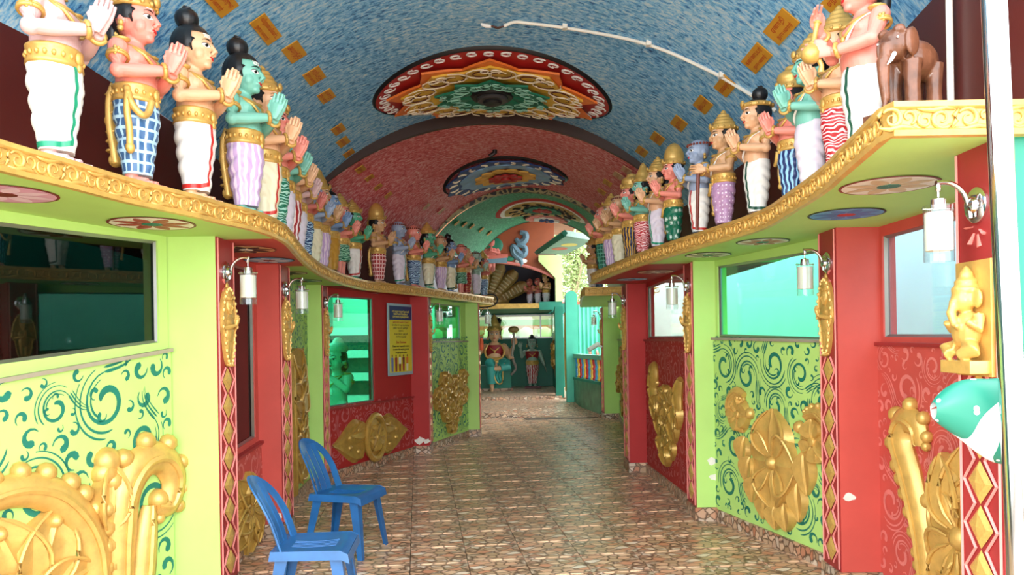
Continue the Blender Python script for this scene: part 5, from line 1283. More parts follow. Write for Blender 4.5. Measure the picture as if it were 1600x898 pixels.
# ------------------------------------------------------------------ poster
s0_, s1_ = .667, .973
def PP(u, z, o): return L3.P(lerp(s0_, s1_, u), z, o)
root = empty('poster'); tag(root, 'tall yellow poster with blue heading in a pale frame on crimson wall', 'poster')
z0_, z1_ = 1.145, 2.03
exd = L3.d; pw = L3.L * (s1_ - s0_); o0 = PP(.5, (z0_ + z1_) / 2, .004)
root.matrix_world = Matrix(((exd.x, L3.n.x * 0 + 0, L3.n.x, o0.x), (exd.y, 0, L3.n.y, o0.y), (0, 1, 0, o0.z), (0, 0, 0, 1)))
ph = z1_ - z0_
b = MB(); b.box(-pw / 2, pw / 2, -ph / 2, ph / 2, -.002, .012); b.build('frame', paint('poster_frame', (150, 176, 186), .4, .05, 8), root, smooth=False)
b = MB(); b.box(-pw / 2 + .03, pw / 2 - .02, -ph / 2 + .04, ph / 2 - .03, .012, .014); b.build('sheet', paint('poster_yellow', (214, 200, 44), .5, .04, 8, 0, 0), root, smooth=False)
b = MB(); b.box(-pw / 2 + .03, pw / 2 - .02, ph / 2 - .20, ph / 2 - .03, .014, .0155); b.build('heading_panel', paint('poster_navy', (30, 50, 104), .5, .04, 8, 0, 0), root, smooth=False)
YT = paint('poster_yellow_text', (232, 214, 90), .5, 0, 8, 0, 0); BT = paint('poster_black_text', (40, 44, 20), .5, 0, 8, 0, 0)
lines = [('ஸ்ரீ மஹா ராஜராேஜஸ்வரி', .345, .030, YT), ('PERSATUAN PENGANUT', .312, .032, YT), ('DEWI MAHA RAJARAJESWARI', .28, .030, YT), ('அன்பான ேவண்டுேகாள்', .212, .030, LETR), ('ேகாயிலுக்கு வரும் பக்தர்கள்', .176, .028, BT), ('நல்ல உைடகள் அணிந்து', .142, .028, BT), ('வரவும்', .108, .028, BT),
         ('தயவு ெசய்து அைமதி', .068, .028, BT), ('காக்கவும் நன்றி', .034, .028, BT), ('Dear Devotees', -.035, .040, LETR), ('Please wear respectful clothing', -.083, .034, BT), ('to enter the temple grounds', -.122, .034, BT), ('in appropriate attire', -.161, .034, BT)]
for s, z, sz, mat in lines:
    me = text_mesh(s, sz, .0008)
    if not len(me.vertices): continue
    o = link('lettering', me, mat, root); wmax = max(v.co.x for v in me.vertices) * 2; q = min(1, (pw - .07) / wmax); o.scale = (q, 1, 1); o.location = (.005, z, .0168)
for k, (c1, c2) in enumerate((((90, 110, 170), (90, 110, 170)), ((140, 30, 40), (120, 26, 36)), ((230, 226, 220), (130, 30, 36)), ((110, 50, 40), (150, 30, 40)), ((214, 120, 40), (226, 220, 200)))):
    x = -pw / 2 + .085 + k * .092; rt = empty('printed_person', (x, -ph / 2 + .05, .0146), 0, root)
    for nm, pts, col in (('torso', [(-.024, .09), (.024, .09), (.028, .165), (.012, .175), (-.012, .175), (-.028, .165)], c1), ('legs', [(-.02, .0), (.02, 0), (.026, .092), (-.026, .092)], c2), ('head', [(.012 * math.cos(2 * PI * i / 10), .192 + .016 * math.sin(2 * PI * i / 10)) for i in range(10)], (110, 70, 50))):
        b = MB(); b.prism([(px_, pz_, 0) for px_, pz_ in pts], (0, 0, .0012)); b.build('printed_' + nm, paint('print_%d_%d_%d' % col, col, .5, .05, 20, 0, 0), rt, smooth=False)
# ------------------------------------------------------------------ steel pole, cloth bundle, elephant
root = empty('steel_pole', (1.145, 1.7, fz(1.7))); tag(root, 'polished stainless steel pole at the right frame edge', 'pole')
b = MB(); b.tube([(.0, 0, 0), (-.09, 0, 3.1)], .0255, 28); b.build('tube', paint('polished_steel', (214, 214, 214), .1, .02, 4, 1.0, 0), root)
for z in (1.41, 1.46):
    b = MB(); b.tube([(-.04, 0, z), (.30, .0, z + .004)], .012, 14); b.build('rail', CHROME, root)
m, nt, N, L, bs = nodes('teal_white_cloth'); v = coord(nt, 'Object', (1, 1, 1)); t1 = tex(nt, 'Noise', v, Scale=7.0, Detail=1.0); t2 = tex(nt, 'Voronoi', v, Scale=26.0)
f = mth(nt, 'MAXIMUM', mth(nt, 'GREATER_THAN', t1.outputs[0], .56), mth(nt, 'LESS_THAN', t2.outputs['Distance'], .16))
L.new(mixc(nt, f, srgb(18, 112, 92), srgb(226, 228, 224)), bs.inputs['Base Color']); bs.inputs['Roughness'].default_value = .5
b = MB()
def bag(u, v):
    a = 2 * PI * u; t_ = v; x = lerp(-.155, .12, t_); r_ = .098 * math.sin(PI * min(max(t_ * .80 + .03, 0), 1)) ** .6 * (1 + .05 * math.sin(3 * a + 5 * t_))
    return (x, .055 * r_ / .09 * math.cos(a), r_ * math.sin(a) * .85 - .10 * t_ * (1 if math.sin(a) < 0 else .1) * .7 + .01 * math.sin(9 * t_))
b.grid(bag, 40, 24)
o = b.build('cloth_bundle', m); o.location = (1.14, 1.80, 1.37); tag(o, 'teal and white patterned cloth bundle tucked behind the steel pole', 'cloth')
q = MB()
q.ell((0, .02, .235), (.062, .095, .075), 16, 10); q.ell((0, -.09, .275), (.050, .052, .058), 14, 9)
q.tube([(0, -.125, .27), (0, -.150, .21), (0, -.148, .14), (0, -.140, .08), (0, -.15, .05)], [.030, .024, .019, .015, .012], 10)
for s_ in (-1, 1):
    q.ell((s_ * .058, -.075, .275), (.012, .036, .052), 10, 7); q.ell((s_ * .03, -.105, .32), (.022, .022, .02), 8, 6)
    for y, l in ((-.045, 0), (.07, 0)): q.tube([(s_ * .034, y, .22), (s_ * .036, y - .004, .12), (s_ * .036, y, .03)], [.034, .026, .028], 10)
q.tube([(0, .11, .26), (0, .128, .2), (0, .125, .12)], [.01, .008, .009], 6); q.box(-.075, .075, -.165, .13, 0, .035)
root = empty('elephant_carving', (1.475, 2.80, tz(2.8)), math.radians(-64), None, 1.02); tag(root, 'dark carved wooden elephant standing on the right ledge', 'carving')
link('body', remeshed(q, 'elephant', .005, 3, .6), paint('dark_carved_wood', (104, 64, 44), .3, .6, 9, 0, .3), root)
for s_ in (-1, 1):
    b = MB(); b.tube([(s_ * .026, -.125, .235), (s_ * .03, -.150, .205), (s_ * .028, -.165, .19)], [.008, .006, .002], 8); b.build('tusk', EYEW, root)
    b = MB(); b.ell((s_ * .040, -.125, .288), (.004, .004, .004), 8, 5); b.build('eye', EYEW, root)
# ------------------------------------------------------------------ courts behind the windows
MINTW = paint('court_mint_wall', (196, 236, 220), .6, .04, 2, 0, 0); PALEW = paint('court_white_wall', (236, 238, 234), .6, .03, 2, 0, 0)
def wallbox(name, x0, x1, y0, y1, z0, z1, mat, label): b = MB(); b.box(x0, x1, y0, y1, z0, z1); return tag(b.build(name, mat, smooth=False), label, None, None, 'structure')
wallbox('wall_court_right', 3.3, 3.4, 2.0, 13.5, -.2, 2.75, PALEW, 'white wall of the open court seen through the right windows')
wallbox('wall_court_right_end', 2.0, 3.3, 13.35, 13.45, -.2, 2.75, PALEW, 'white end wall of the right court')
wallbox('wall_court_left', -4.3, -4.2, 7.2, 13, -.2, 2.9, MINTW, 'pale wall of the open court seen through the left windows')
wallbox('wall_court_left_side', -4.3, -2.42, 7.1, 7.2, -.2, 2.9, MINTW, 'side wall of the left open court')
wallbox('wall_court_left_end', -4.3, -1.3, 12.9, 13.0, -.2, 2.9, MINTW, 'end wall of the left open court')
BACKR = paint('back_room_teal', (70, 110, 104), .7, .1, 3, 0, 0)
b = MB(); b.box(-4.3, -4.2, 1.5, 7.0, -.1, 2.6); b.box(-4.3, -2.5, 1.4, 1.5, -.1, 2.6); b.box(-4.3, -2.2, 7.0, 7.08, -.1, 2.6)  # left unroofed to let daylight in; the glass tint does the darkening
tag(b.build('wall_left_back_room', BACKR, smooth=False), 'open topped teal room behind the nearest left windows', None, None, 'structure')
b = MB(); b.box(-3.9, -3.85, 3.3, 5.6, .5, 1.95); tag(b.build('back_room_screen', paint('teal_screen', (30, 170, 150), .5, .05, 3, 0, 0), smooth=False), 'teal panel dimly visible through the nearest dark window', 'panel')
wallbox('wall_court_tier', -4.15, -1.75, 12.45, 12.85, -.2, 1.70, paint('tier_green', (60, 120, 98), .6, .1, 3, 0, 0), 'green tiered plinth in the left court')
for k in range(4):
    b = MB(); b.box(-4.15, -1.75, 12.12, 12.43, .60 + .36 * k, .72 + .36 * k)
    tag(b.build('stone_step', PALEW, smooth=False), 'pale stepped ledge behind the green window, %s' % ['lowest', 'second from the bottom', 'third from the bottom', 'topmost'][k], 'ledge', 'pale ledges behind the green window')
# seated figure behind the green window
q = MB(); torso(q); head(q)
for sx in (-1, 1):
    q.tube([(sx * .05, 0, .33), (sx * .14, -.10, .31), (sx * .10, -.17, .29), (-sx * .03, -.14, .28)], [.055, .05, .042, .03], 12)
    q.tube([(-sx * .03, -.14, .28), (-sx * .10, -.13, .275)], [.024, .018], 8)
arm(q, (-.118, .004, .556), (-.16, -.04, .46), (-.03, -.12, .43)); hand(q, (-.025, -.125, .43), (.8, -.4, .1), (0, -.2, -1), (0, 1, 0), 1.0, curl=.4)
arm(q, (.118, .004, .556), (.15, -.08, .47), (.03, -.13, .57)); hand(q, (.03, -.132, .575), (-.2, -.2, .9), (0, -1, 0), (-1, 0, 0), 1.0, curl=.6)
SEAT = remeshed(q, 'body_seated', .0046, 4, .45)
root = empty('seated_figure', (-2.12, 9.25, .33), math.radians(-22), None, 1.45); tag(root, 'seated turbaned figure behind the green window', 'statue')
PST = paint('plaster_pale', (214, 222, 214), .5, .05, 8)
link('body', SEAT, PST, root); root.location.z = .33
for nm, me in FACE: link(nm, me, None, root)
b = MB(); b.ell((0, .012, .80), (.092, .105, .055), 18, 10); b.ell((0, .03, .845), (.05, .05, .05), 14, 8); b.build('turban', PST, root); link('hair', HAIR, None, root)
b = MB(); b.ell((0, .10, .66), (.05, .04, .05), 12, 8); b.build('hair_knot', BLACK, root)
jewels(root)
b = MB(); b.lathe([(.10, .30), (.155, .29), (.17, .27), (.165, .25), (.10, .24)], 30, (0, -.05, 0), 1.05, .9, wob=lambda a, z: 1 + .03 * math.sin(a * 14)); b.build('waist_cloth', CL['gcheck'], root)
b = MB(); b.box(-.17, .17, -.18, .12, -.22, .245); b.build('plinth', PALEW, root, smooth=False)
# pale carved roundel behind the small far window
rt = empty('carved_roundel', (-1.60, 11.75, 1.85), math.radians(-50)); tag(rt, 'pale carved roundel seen through the small far window', 'carving')
b = MB(); b.box(-.42, .42, .03, .06, -.33, .33); b.build('slab', PALEW, rt, smooth=False)
rosette(rt, (0, 0), .28, 9, .05, PST)
for k in range(4): boss(rt, (.3 * math.cos(k * PI / 2 + .8), .22 * math.sin(k * PI / 2 + .8)), .06, PST, .05)
# ------------------------------------------------------------------ end pavilion
zf = z1
OR = paint('pavilion_orange', (146, 72, 36), .55, .1, 4); NAVY = paint('niche_navy', (18, 20, 36), .6, .1, 4); CREAMP = paint('pale_lime', (206, 232, 150), .55, .05, 4)
wallbox('wall_pavilion_back', -3.0, 1.6, 20.0, 20.1, .1, 1.62, TEAL, 'teal back wall behind the goddess')
wallbox('wall_pavilion_back_upper', -3.0, 1.6, 20.0, 20.1, 2.2, 2.5, TEAL, 'teal lintel above the pavilion window strip')
wallbox('wall_left_light_block', -3.1, -3.0, 11.8, 20.1, .0, 4.4, TEAL, 'added teal wall closing the left side of the pavilion against daylight')  # unseen wall, added so daylight enters only from the right opening
b = MB(); b.box(-3.1, .62, 13.5, 20.1, 4.3, 4.4); b.box(.62, 1.15, 13.5, 16.6, 4.3, 4.4); b.box(.62, 1.6, 16.6, 20.1, 4.3, 4.4); tag(b.build('ceiling_pavilion', OR, smooth=False), 'orange pavilion ceiling, extended to keep sky light out', None, None, 'structure')  # ceiling carried on overhead to keep sky light out of the pavilion
wallbox('wall_pavilion_right', 1.05, 1.12, 17.2, 20.1, .2, 2.3, TEAL, 'teal right wall inside the pavilion')
wallbox('wall_beyond_left', -3.1, -.6, 12.95, 13.05, 2.9, 4.4, OR, 'orange wall strip beyond the left vault end')
# window strip behind the goddess: an orange and green frieze outside
WN[0] += 1; wr = empty('window_%d' % WN[0]); tag(wr, 'window strip behind the goddess', None, None, 'structure')
b = MB(); b.box(-3, 1.6, 20.02, 20.03, 1.62, 2.2); b.build('pane', G_CLEAR, wr, smooth=False)
for z in (1.62, 2.2): b = MB(); b.box(-3, 1.6, 19.99, 20.05, z - .02, z + .02); b.build('frame', ALU, wr, smooth=False)
for x in (-1.2, .75): b = MB(); b.box(x - .02, x + .02, 19.99, 20.05, 1.62, 2.2); b.build('frame', ALU, wr, smooth=False)
m, nt, N, L, bs = nodes('far_frieze'); v = coord(nt, 'Object', (1, 1, 1)); sp = N.new('ShaderNodeSeparateXYZ'); L.new(v, sp.inputs[0])
L.new(ramp(nt, mth(nt, 'MULTIPLY', mth(nt, 'SUBTRACT', sp.outputs[2], 1.4), 1.1), [(.1, srgb(120, 80, 50)), (.3, srgb(196, 200, 120)), (.5, srgb(196, 130, 70)), (.62, srgb(150, 180, 120)), (.8, srgb(206, 190, 150)), (.95, srgb(170, 90, 60))], 'CONSTANT'), bs.inputs['Base Color'])
b = MB(); b.box(-4, 2.2, 21.3, 21.4, -.2, 2.6); tag(b.build('wall_far_frieze', m, smooth=False), 'banded orange and green wall beyond the pavilion window', None, None, 'structure')
for k in range(9):
    b = MB(); b.lathe([(.16, 1.55), (.20, 1.7), (.17, 1.85), (.05, 1.92)], 12, (-2.6 + .5 * k, 21.25, 0), 1, .5); b.build('lotus_moulding', CREAMP, bpy.data.objects['wall_far_frieze'])
# ledge above the goddess with niche over it
b = MB(); b.box(-3.0, .98, 17.1, 20.0, 2.26, 2.30); tag(b.build('shelf_pavilion', TEAL, smooth=False), 'teal slab above the goddess', None, None, 'structure')
SP = bpy.data.objects['shelf_pavilion']
b = MB(); b.box(-3.0, .62, 17.02, 17.12, 2.26, 2.37); b.build('cornice', GOLDD, SP, smooth=False)
b = MB(); b.box(.62, 1.12, 17.0, 17.14, 2.22, 2.40); b.build('beam_end', TEAL, SP, smooth=False)
# orange face with an arched niche
def arch_face(x0, x1, zb, zt, cx, rx, rz, y, dep, mat, name, label):
    b = MB(); n = 40; V = []; F_ = []
    xs = [lerp(x0, x1, k / n) for k in range(n + 1)]
    zz = lambda x: zb + (rz * math.sqrt(max(0, 1 - ((x - cx) / rx) ** 2)) if abs(x - cx) < rx else 0)
    for k in range(n + 1): V += [(xs[k], y, zz(xs[k])), (xs[k], y, zt), (xs[k], y + dep, zz(xs[k])), (xs[k], y + dep, zt)]
    for k in range(n):
        a, c = 4 * k, 4 * (k + 1); F_ += [(a, c, c + 1, a + 1), (a + 3, c + 3, c + 2, a + 2), (a, a + 2, c + 2, c), (a + 1, c + 1, c + 3, a + 3)]
    b.add(V, F_); return tag(b.build(name, mat, smooth=False), label, None, None, 'structure')
arch_face(-3.0, .98, 2.37, 4.35, -.60, 1.95, .92, 17.15, .18, OR, 'wall_pavilion_arch', 'orange arched face above the goddess')
AF = bpy.data.objects['wall_pavilion_arch']
b = MB(); n = 30; P = [(-.60 + 1.90 * math.cos(a), 17.12, 2.42 + .90 * math.sin(a)) for a in [PI * (.20 + .60 * k / n) for k in range(n + 1)]]
b.tube(P, .035, 6); b.build('arch_edge', PINKP, AF)
for k in range(9):                                                               # scalloped white and green edging
    a = PI * (.36 + .4 * k / 8); b = MB(); b.ell((-.60 + 1.96 * math.cos(a), 17.13, 2.46 + .95 * math.sin(a)), (.14, .03, .06), 12, 6); b.build('scallop', MT if k % 2 else WHITE, AF)
wallbox('wall_niche_back', -3.0, 1.04, 19.2, 19.3, 2.3, 4.3, NAVY, 'dark navy back of the upper niche')
wallbox('wall_niche_side', .98, 1.04, 17.3, 19.3, 2.3, 3.6, NAVY, 'dark navy side of the upper niche')
b = MB(); b.prism([(.98, 16.98, 2.40), (1.14, 16.98, 2.40), (1.14, 16.98, 3.42), (.62, 16.98, 3.42), (.62, 16.98, 3.30), (.98, 16.98, 2.92)], (0, .16, 0)); tag(b.build('wall_lime_end', CREAMP, smooth=False), 'pale lime end wall in daylight beside the orange arch', None, None, 'structure')
# soffit of the porch on the right
b = MB(); b.prism([(.60, 16.6, 3.40), (1.0, 13.7, 3.40), (1.55, 14.4, 3.40), (1.20, 16.7, 3.40)], (0, 0, .10)); tag(b.build('ceiling_porch', paint('porch_grey_green', (120, 150, 138), .6, .15, 3), smooth=False), 'grey green porch slab beyond the green vault', None, None, 'structure')
for (x, y, c) in ((1.0, 15.6, (190, 60, 60)), (1.15, 15.0, (214, 190, 90))):
    b = MB(); b.lathe([(.16, -.001), (.16, -.004), (.002, -.004)], 24, (x, y, 3.40), 1, 1.5, caps=False); b.build('painted_disc', paint('porch_disc_%d' % c[0], c, .5, .1, 8, 0, 0), bpy.data.objects['ceiling_porch'], smooth=False)
b = MB(); b.tube([(.57, 16.6, 3.45), (.97, 13.68, 3.45)], .06, 4); b.build('edge_band', TEAL, bpy.data.objects['ceiling_porch'], smooth=False)
# blue-grey scroll and pink deity painted in relief on the orange face
def face_thing(name, x, z, label, cat='ornament'): r_ = empty(name, (x, 17.14, z)); tag(r_, label, cat); return r_
r = face_thing('scroll_relief', .20, 3.62, 'blue grey scroll relief on the orange arch face')
GB = paint('grey_blue', (98, 132, 150), .5, .1, 8)
plume(r, [(.02, .34), (.14, .30), (.12, .16), (.0, .12), (-.08, .2)], .045, GB, False); plume(r, [(-.05, .08), (.12, .0), (.10, -.16), (-.02, -.12), (-.14, .02), (-.12, -.14), (.02, -.28), (.04, -.42)], .045, GB, False)
r = face_thing('arch_deity', -.42, 3.30, 'pink figure relief with green halo on the orange arch face', 'ornament')
f = link('figure_relief', BODY['anjali'], SK['rose'], r); f.scale = (1.1, .4, .9); f.location = (0, -.01, -.20)
b = MB(); b.ell((0, 0, .38), (.26, .03, .20), 18, 8); b.build('halo', MT, r)
b = MB(); b.box(-.34, .34, -.06, 0, -.02, .10); b.build('scroll_base', GB, r, smooth=False)
b = MB(); b.tube([(-.36, -.03, .14), (0, -.05, .12), (.36, -.03, .14)], .05, 6); b.build('shawl', SK['rose'], r)
# naga hoods in the niche
r = empty('naga_hoods', (-.86, 18.2, 2.31)); tag(r, 'fan of golden cobra hoods above the goddess', 'statue')
SN = paint('snake_gold', (132, 104, 52), .4, .2, 20, .3); SB = paint('snake_belly', (170, 150, 110), .5, .2, 14)
for k in range(7):
    a = math.radians(152 - 20.5 * k); d = Vector((math.cos(a), 0, math.sin(a))); base = Vector((.25, 0, .02)); Lh = 1.12
    b = MB(); R = []
    s_ = Vector((-d.z, 0, d.x))
    for i in range(11):
        t_ = i / 10; w_ = lerp(.05, .17, t_ ** .8) * (1 if t_ < .85 else math.sqrt(max(.05, 1 - ((t_ - .85) / .17) ** 2))); p = base + d * (Lh * t_) + Vector((0, -.12 * t_, 0))
        R.append([p + s_ * w_ * math.cos(2 * PI * q / 12) + Vector((0, .05 * math.sin(2 * PI * q / 12), 0)) for q in range(12)])
    b.rings(R); h_ = b.build('hood', SN, r)
    for i in range(9):
        t_ = .22 + .075 * i; p = base + d * (Lh * t_) + Vector((0, -.12 * t_ - .05, 0)); w_ = lerp(.05, .17, t_ ** .8) * .6
        b = MB(); b.tube([p - s_ * w_, p + Vector((0, -.012, 0)), p + s_ * w_], .022, 6); b.build('belly_scale', SB, h_)
for k in range(3):
    b = MB(); b.tube(catmull([(-.9, -.2, .05 + .11 * k), (-.2, -.3, .05 + .11 * k), (.6 - .12 * k, -.3, .05 + .11 * k), (.9 - .15 * k, 0, .05 + .11 * k)], 6), .07, 10); b.build('coil', SN, r)
for k, (x, sk, lab) in enumerate(((.44, 'rose', 'rose figure leftmost of the three small ones in the niche'), (.62, 'rose', 'rose figure in the middle of the three small ones in the niche'), (.80, 'peach', 'peach crowned figure rightmost in the niche'))):
    figure((x, 17.60 + .22 * (2 - k), 2.31), -140, (.84, .84, .92)[k], sk, 'tier' if k == 2 else 'beads', 'lilac', lab, belt=k == 2, name='praying_figure', group='small figures in the pavilion niche')
# ------------------------------------------------------------------ goddess and attendant
q = MB(); torso(q); head(q)
q.tube([(-.045, 0, .34), (-.06, -.13, .345), (-.055, -.16, .30), (-.045, -.15, .18), (-.04, -.145, .07), (-.04, -.145, .03)], [.056, .05, .044, .038, .028, .026], 12)
q.tube([(-.04, -.13, .02), (-.04, -.19, .016), (-.04, -.235, .012)], [.022, .022, .012], 8)
q.tube([(.045, 0, .34), (.15, -.09, .335), (.16, -.12, .30), (.06, -.16, .285), (-.02, -.165, .28)], [.056, .05, .042, .034, .026], 12); q.tube([(-.02, -.165, .28), (-.075, -.17, .27)], [.02, .014], 8)
arm(q, (-.118, .004, .556), (-.21, -.02, .46), (-.19, -.10, .54)); hand(q, (-.188, -.105, .548), (.1, -.3, .9), (1, 0, 0), (0, -1, 0), 1.0, curl=.7)
arm(q, (.118, .004, .556), (.20, -.03, .47), (.235, -.10, .56)); hand(q, (.237, -.104, .57), (.1, -.3, .9), (-1, 0, 0), (0, -1, 0), 1.0, curl=.7)
arm(q, (.112, .01, .54), (.17, -.06, .44), (.19, -.16, .41)); hand(q, (.192, -.168, .41), (.1, -.9, .1), (-1, 0, 0), (0, 0, 1), 1.0, curl=.4)
arm(q, (-.112, .01, .54), (-.25, -.0, .48), (-.32, -.05, .50)); hand(q, (-.325, -.055, .505), (-.5, -.3, .6), (0, 0, -1), (1, 0, 0), 1.0, curl=.5)
GOD = remeshed(q, 'body_goddess', .0046, 4, .45)
GS_ = 1.92; gx, gy = -.42, 18.55
root = empty('goddess_figure', (gx, gy, zf - .01), 0, None, GS_); tag(root, 'seated many armed goddess in teal silk with gold ornaments', 'statue')
link('body', GOD, SK['peach'], root)
for nm, me in FACE: link(nm, me, None, root)
link('hair', HAIR, None, root); link('crown', CROWN['point'], None, root); jewels(root, None, False); link('belt', BELT, None, root)
b = MB()
for k in range(7):
    a = math.radians(30 + 20 * k); b.tube([(.05 * math.cos(a), .05, .80), (.095 * math.cos(a), .055, .88 + .05 * math.sin(a))], [.03, .012], 8)
b.build('flame_halo', BLACK, root)
b = MB(); b.lathe([(.092, .42), (.098, .46), (.112, .52), (.118, .55), (.104, .575)], 24, (0, -.002, 0), 1.02, .74); b.build('bodice', CL['red'], root)
TS_ = cloth('teal_silk', (60, 160, 150), 'wave', (150, 206, 196))
b = MB(); b.tube([(-.045, 0, .36), (-.06, -.13, .35), (-.055, -.165, .30), (-.045, -.155, .18), (-.04, -.148, .10)], [.068, .064, .056, .052, .058], 14); b.build('silk_leg', TS_, root)
b = MB(); b.tube([(.045, 0, .36), (.15, -.09, .34), (.165, -.125, .30), (.07, -.165, .285)], [.068, .062, .054, .046], 14); b.build('silk_leg', TS_, root)
b = MB(); b.grid(lambda u, v: (lerp(-.02, .10, u) + .01 * math.sin(v * 9), -.172 - .012 * math.sin(u * 20), lerp(.30, .12 - .03 * math.sin(PI * u), v)), 16, 12); b.grid(lambda u, v: (lerp(.10, -.02, u) + .01 * math.sin(v * 9), -.166 - .012 * math.sin((1 - u) * 20), lerp(.30, .12 - .03 * math.sin(PI * u), v)), 16, 12); b.build('silk_fall', TS_, root)
b = MB(); b.tube(catmull([(-.02, -.18, .28), (0, -.182, .16), (.04, -.182, .10), (.09, -.18, .12), (.10, -.178, .26)], 5), .009, 6); b.build('gold_hem', GOLD, root)
for sx in (-1, 1):
    b = MB(); b.tube(catmull([(sx * .08, -.04, .58), (sx * .12, -.07, .50), (sx * .09, -.09, .42), (0, -.10, .40)], 4), .014, 8); b.build('garland', GOLD, root)
b = MB(); b.box(-.20, .20, -.06, .14, -.0, .32); b.build('throne', TEAL, root, smooth=False)
b = MB(); b.box(-.22, .22, -.085, .14, 0.0, .035); b.build('throne_foot', PEBW, root, smooth=False)
G = lambda x, y, z: (gx + GS_ * x, gy + GS_ * y, zf + GS_ * z)
root = empty('trident', (gx, gy, zf)); tag(root, 'tall trident held upright by the goddess', 'trident')
b = MB(); b.tube([(GS_ * -.19, GS_ * -.15, 0), (GS_ * -.185, GS_ * -.14, GS_ * .70)], .016, 10); b.build('shaft', ALU, root)
for x in (-.06, 0, .06):
    b = MB(); b.tube(catmull([(GS_ * -.185, GS_ * -.14, GS_ * .68), (GS_ * (-.185 + x), GS_ * -.14, GS_ * .72), (GS_ * (-.185 + x * .9), GS_ * -.14, GS_ * .81)], 4), [.016] * 4 + [.012] * 4 + [.004], 8); b.build('prong', GOLD, root)
b = MB(); b.lathe([(.03, 0), (.05, -.1), (.045, -.28), (.01, -.3)], 10, (GS_ * -.16, GS_ * -.15, GS_ * .66)); b.build('ribbon', paint('orange_ribbon', (226, 90, 40), .6), root)
root = empty('cobra_staff', (gx, gy, zf)); tag(root, 'upright cobra with spread hood held by the goddess', 'statue')
P = catmull([(GS_ * .20, GS_ * -.10, GS_ * .20), (GS_ * .26, GS_ * -.12, GS_ * .28), (GS_ * .22, GS_ * -.14, GS_ * .42), (GS_ * .235, GS_ * -.14, GS_ * .58), (GS_ * .24, GS_ * -.14, GS_ * .74)], 6)
b = MB(); b.tube(P, .032, 10); b.build('snake_body', paint('snake_grey', (140, 130, 120), .4, .2, 20), root)
b = MB(); b.ell((GS_ * .24, GS_ * -.15, GS_ * .76), (.13, .03, .08), 14, 8); b.build('hood', SN, root)
# attendant
q = MB(); torso(q); legs(q); head(q)
arm(q, (-.118, .004, .556), (-.17, -.03, .49), (-.19, -.05, .62)); hand(q, (-.19, -.052, .63), (0, 0, 1), (1, 0, 0), (0, -1, 0), 1.0, curl=.3)
arm(q, (.118, .004, .556), (.16, -.02, .44), (.20, -.05, .34)); hand(q, (.202, -.052, .33), (.2, -.1, -.9), (0, -1, 0), (1, 0, 0), 1.0, curl=.3)
ATT = remeshed(q, 'body_attendant', .0044, 4, .45)
root = empty('attendant_figure', (.50, 19.25, zf + .05), 0, None, 1.52); tag(root, 'standing woman figure in red sari with one arm raised', 'statue')
link('body', ATT, SK['pale'], root)
for nm, me in FACE: link(nm, me, None, root)
link('hair', HAIR, None, root); jewels(root, None, False); link('belt', BELT, None, root); link('sari', GARM['long'], CL['rstripe'], root)
b = MB(); b.lathe([(.092, .44), (.098, .47), (.113, .52), (.120, .55), (.106, .575)], 24, (0, -.002, 0), 1.02, .74); b.build('blouse', CL['red'], root)
b = MB(); b.lathe([(.02, .79), (.034, .80), (.03, .83), (.01, .85)], 14, (0, .02, 0)); b.build('topknot', BLACK, root)
b = MB(); b.box(-.13, .13, -.12, .09, -.033, .0); b.build('plinth', paint('maroon_plinth', (96, 30, 36), .5), root, smooth=False)
# gold oval relief on the inner right wall
r = empty('gold_oval_relief', (1.045, 18.5, 1.2), -PI / 2); tag(r, 'gold oval relief on the teal inner wall beside the attendant', 'ornament')
b = MB(); b.ell((0, 0, 0), (.42, .05, .62), 24, 10); b.build('oval', GOLDD, r); rosette(r, (0, 0), .36, 8, .08, GOLDD)
WN[0] += 1; wr = empty('window_%d' % WN[0]); tag(wr, 'small blue window high in the pavilion right wall', None, None, 'structure')
b = MB(); b.box(1.035, 1.045, 17.6, 19.4, 1.75, 2.2); b.build('pane', paint('sky_blue_pane', (120, 190, 214), .1, .03, 3, 0, 0), wr, smooth=False)
for z in (1.75, 2.2): b = MB(); b.box(1.02, 1.05, 17.6, 19.4, z - .02, z + .02); b.build('frame', ALU, wr, smooth=False)
# ------------------------------------------------------------------ teal posts and balustrade
b = MB(); b.box(.93, 1.10, 16.45, 16.75, z1 - .05, 2.26); tag(b.build('trim_post', TEAL, smooth=False), 'teal corner post of the pavilion', None, None, 'structure')
b = MB()
pts = [(1.10, 15.6, .25), (1.34, 15.6, .25)] + [(1.22 + .12 * math.cos(a), 15.6, 2.42 + .12 * math.sin(a)) for a in [PI * k / 14 for k in range(15)]]
b.prism(pts, (0, .28, 0)); tag(b.build('trim_rounded_post', paint('teal_post_lit', (70, 176, 150), .5, .08, 3), smooth=False), 'teal round topped post at the balustrade end', None, None, 'structure')  # lighter copy of the teal, with the daylight put into its colour
b = MB(); b.tube(catmull([(1.10, 15.72, .5), (1.09, 15.72, 1.2), (1.10, 15.72, 2.1)], 4), .03, 6); b.build('gold_edge', GOLDD, bpy.data.objects['trim_rounded_post'])
root = empty('balustrade'); tag(root, 'low balustrade with red, yellow and blue balusters beside the landing', 'balustrade')
A_, B_ = Vector((1.62, 13.62, 0)), Vector((1.30, 15.7, 0))
def rail(z0, z1, w_, nm, mat): b = MB(); s_ = Vector((w_, .15 * w_, 0)); b.slab([A_ - s_ + Vector((0, 0, z1)), A_ + s_ + Vector((0, 0, z1)), B_ + s_ + Vector((0, 0, z1)), B_ - s_ + Vector((0, 0, z1))], (0, 0, 1), z1 - z0); b.build(nm, mat, root, smooth=False)
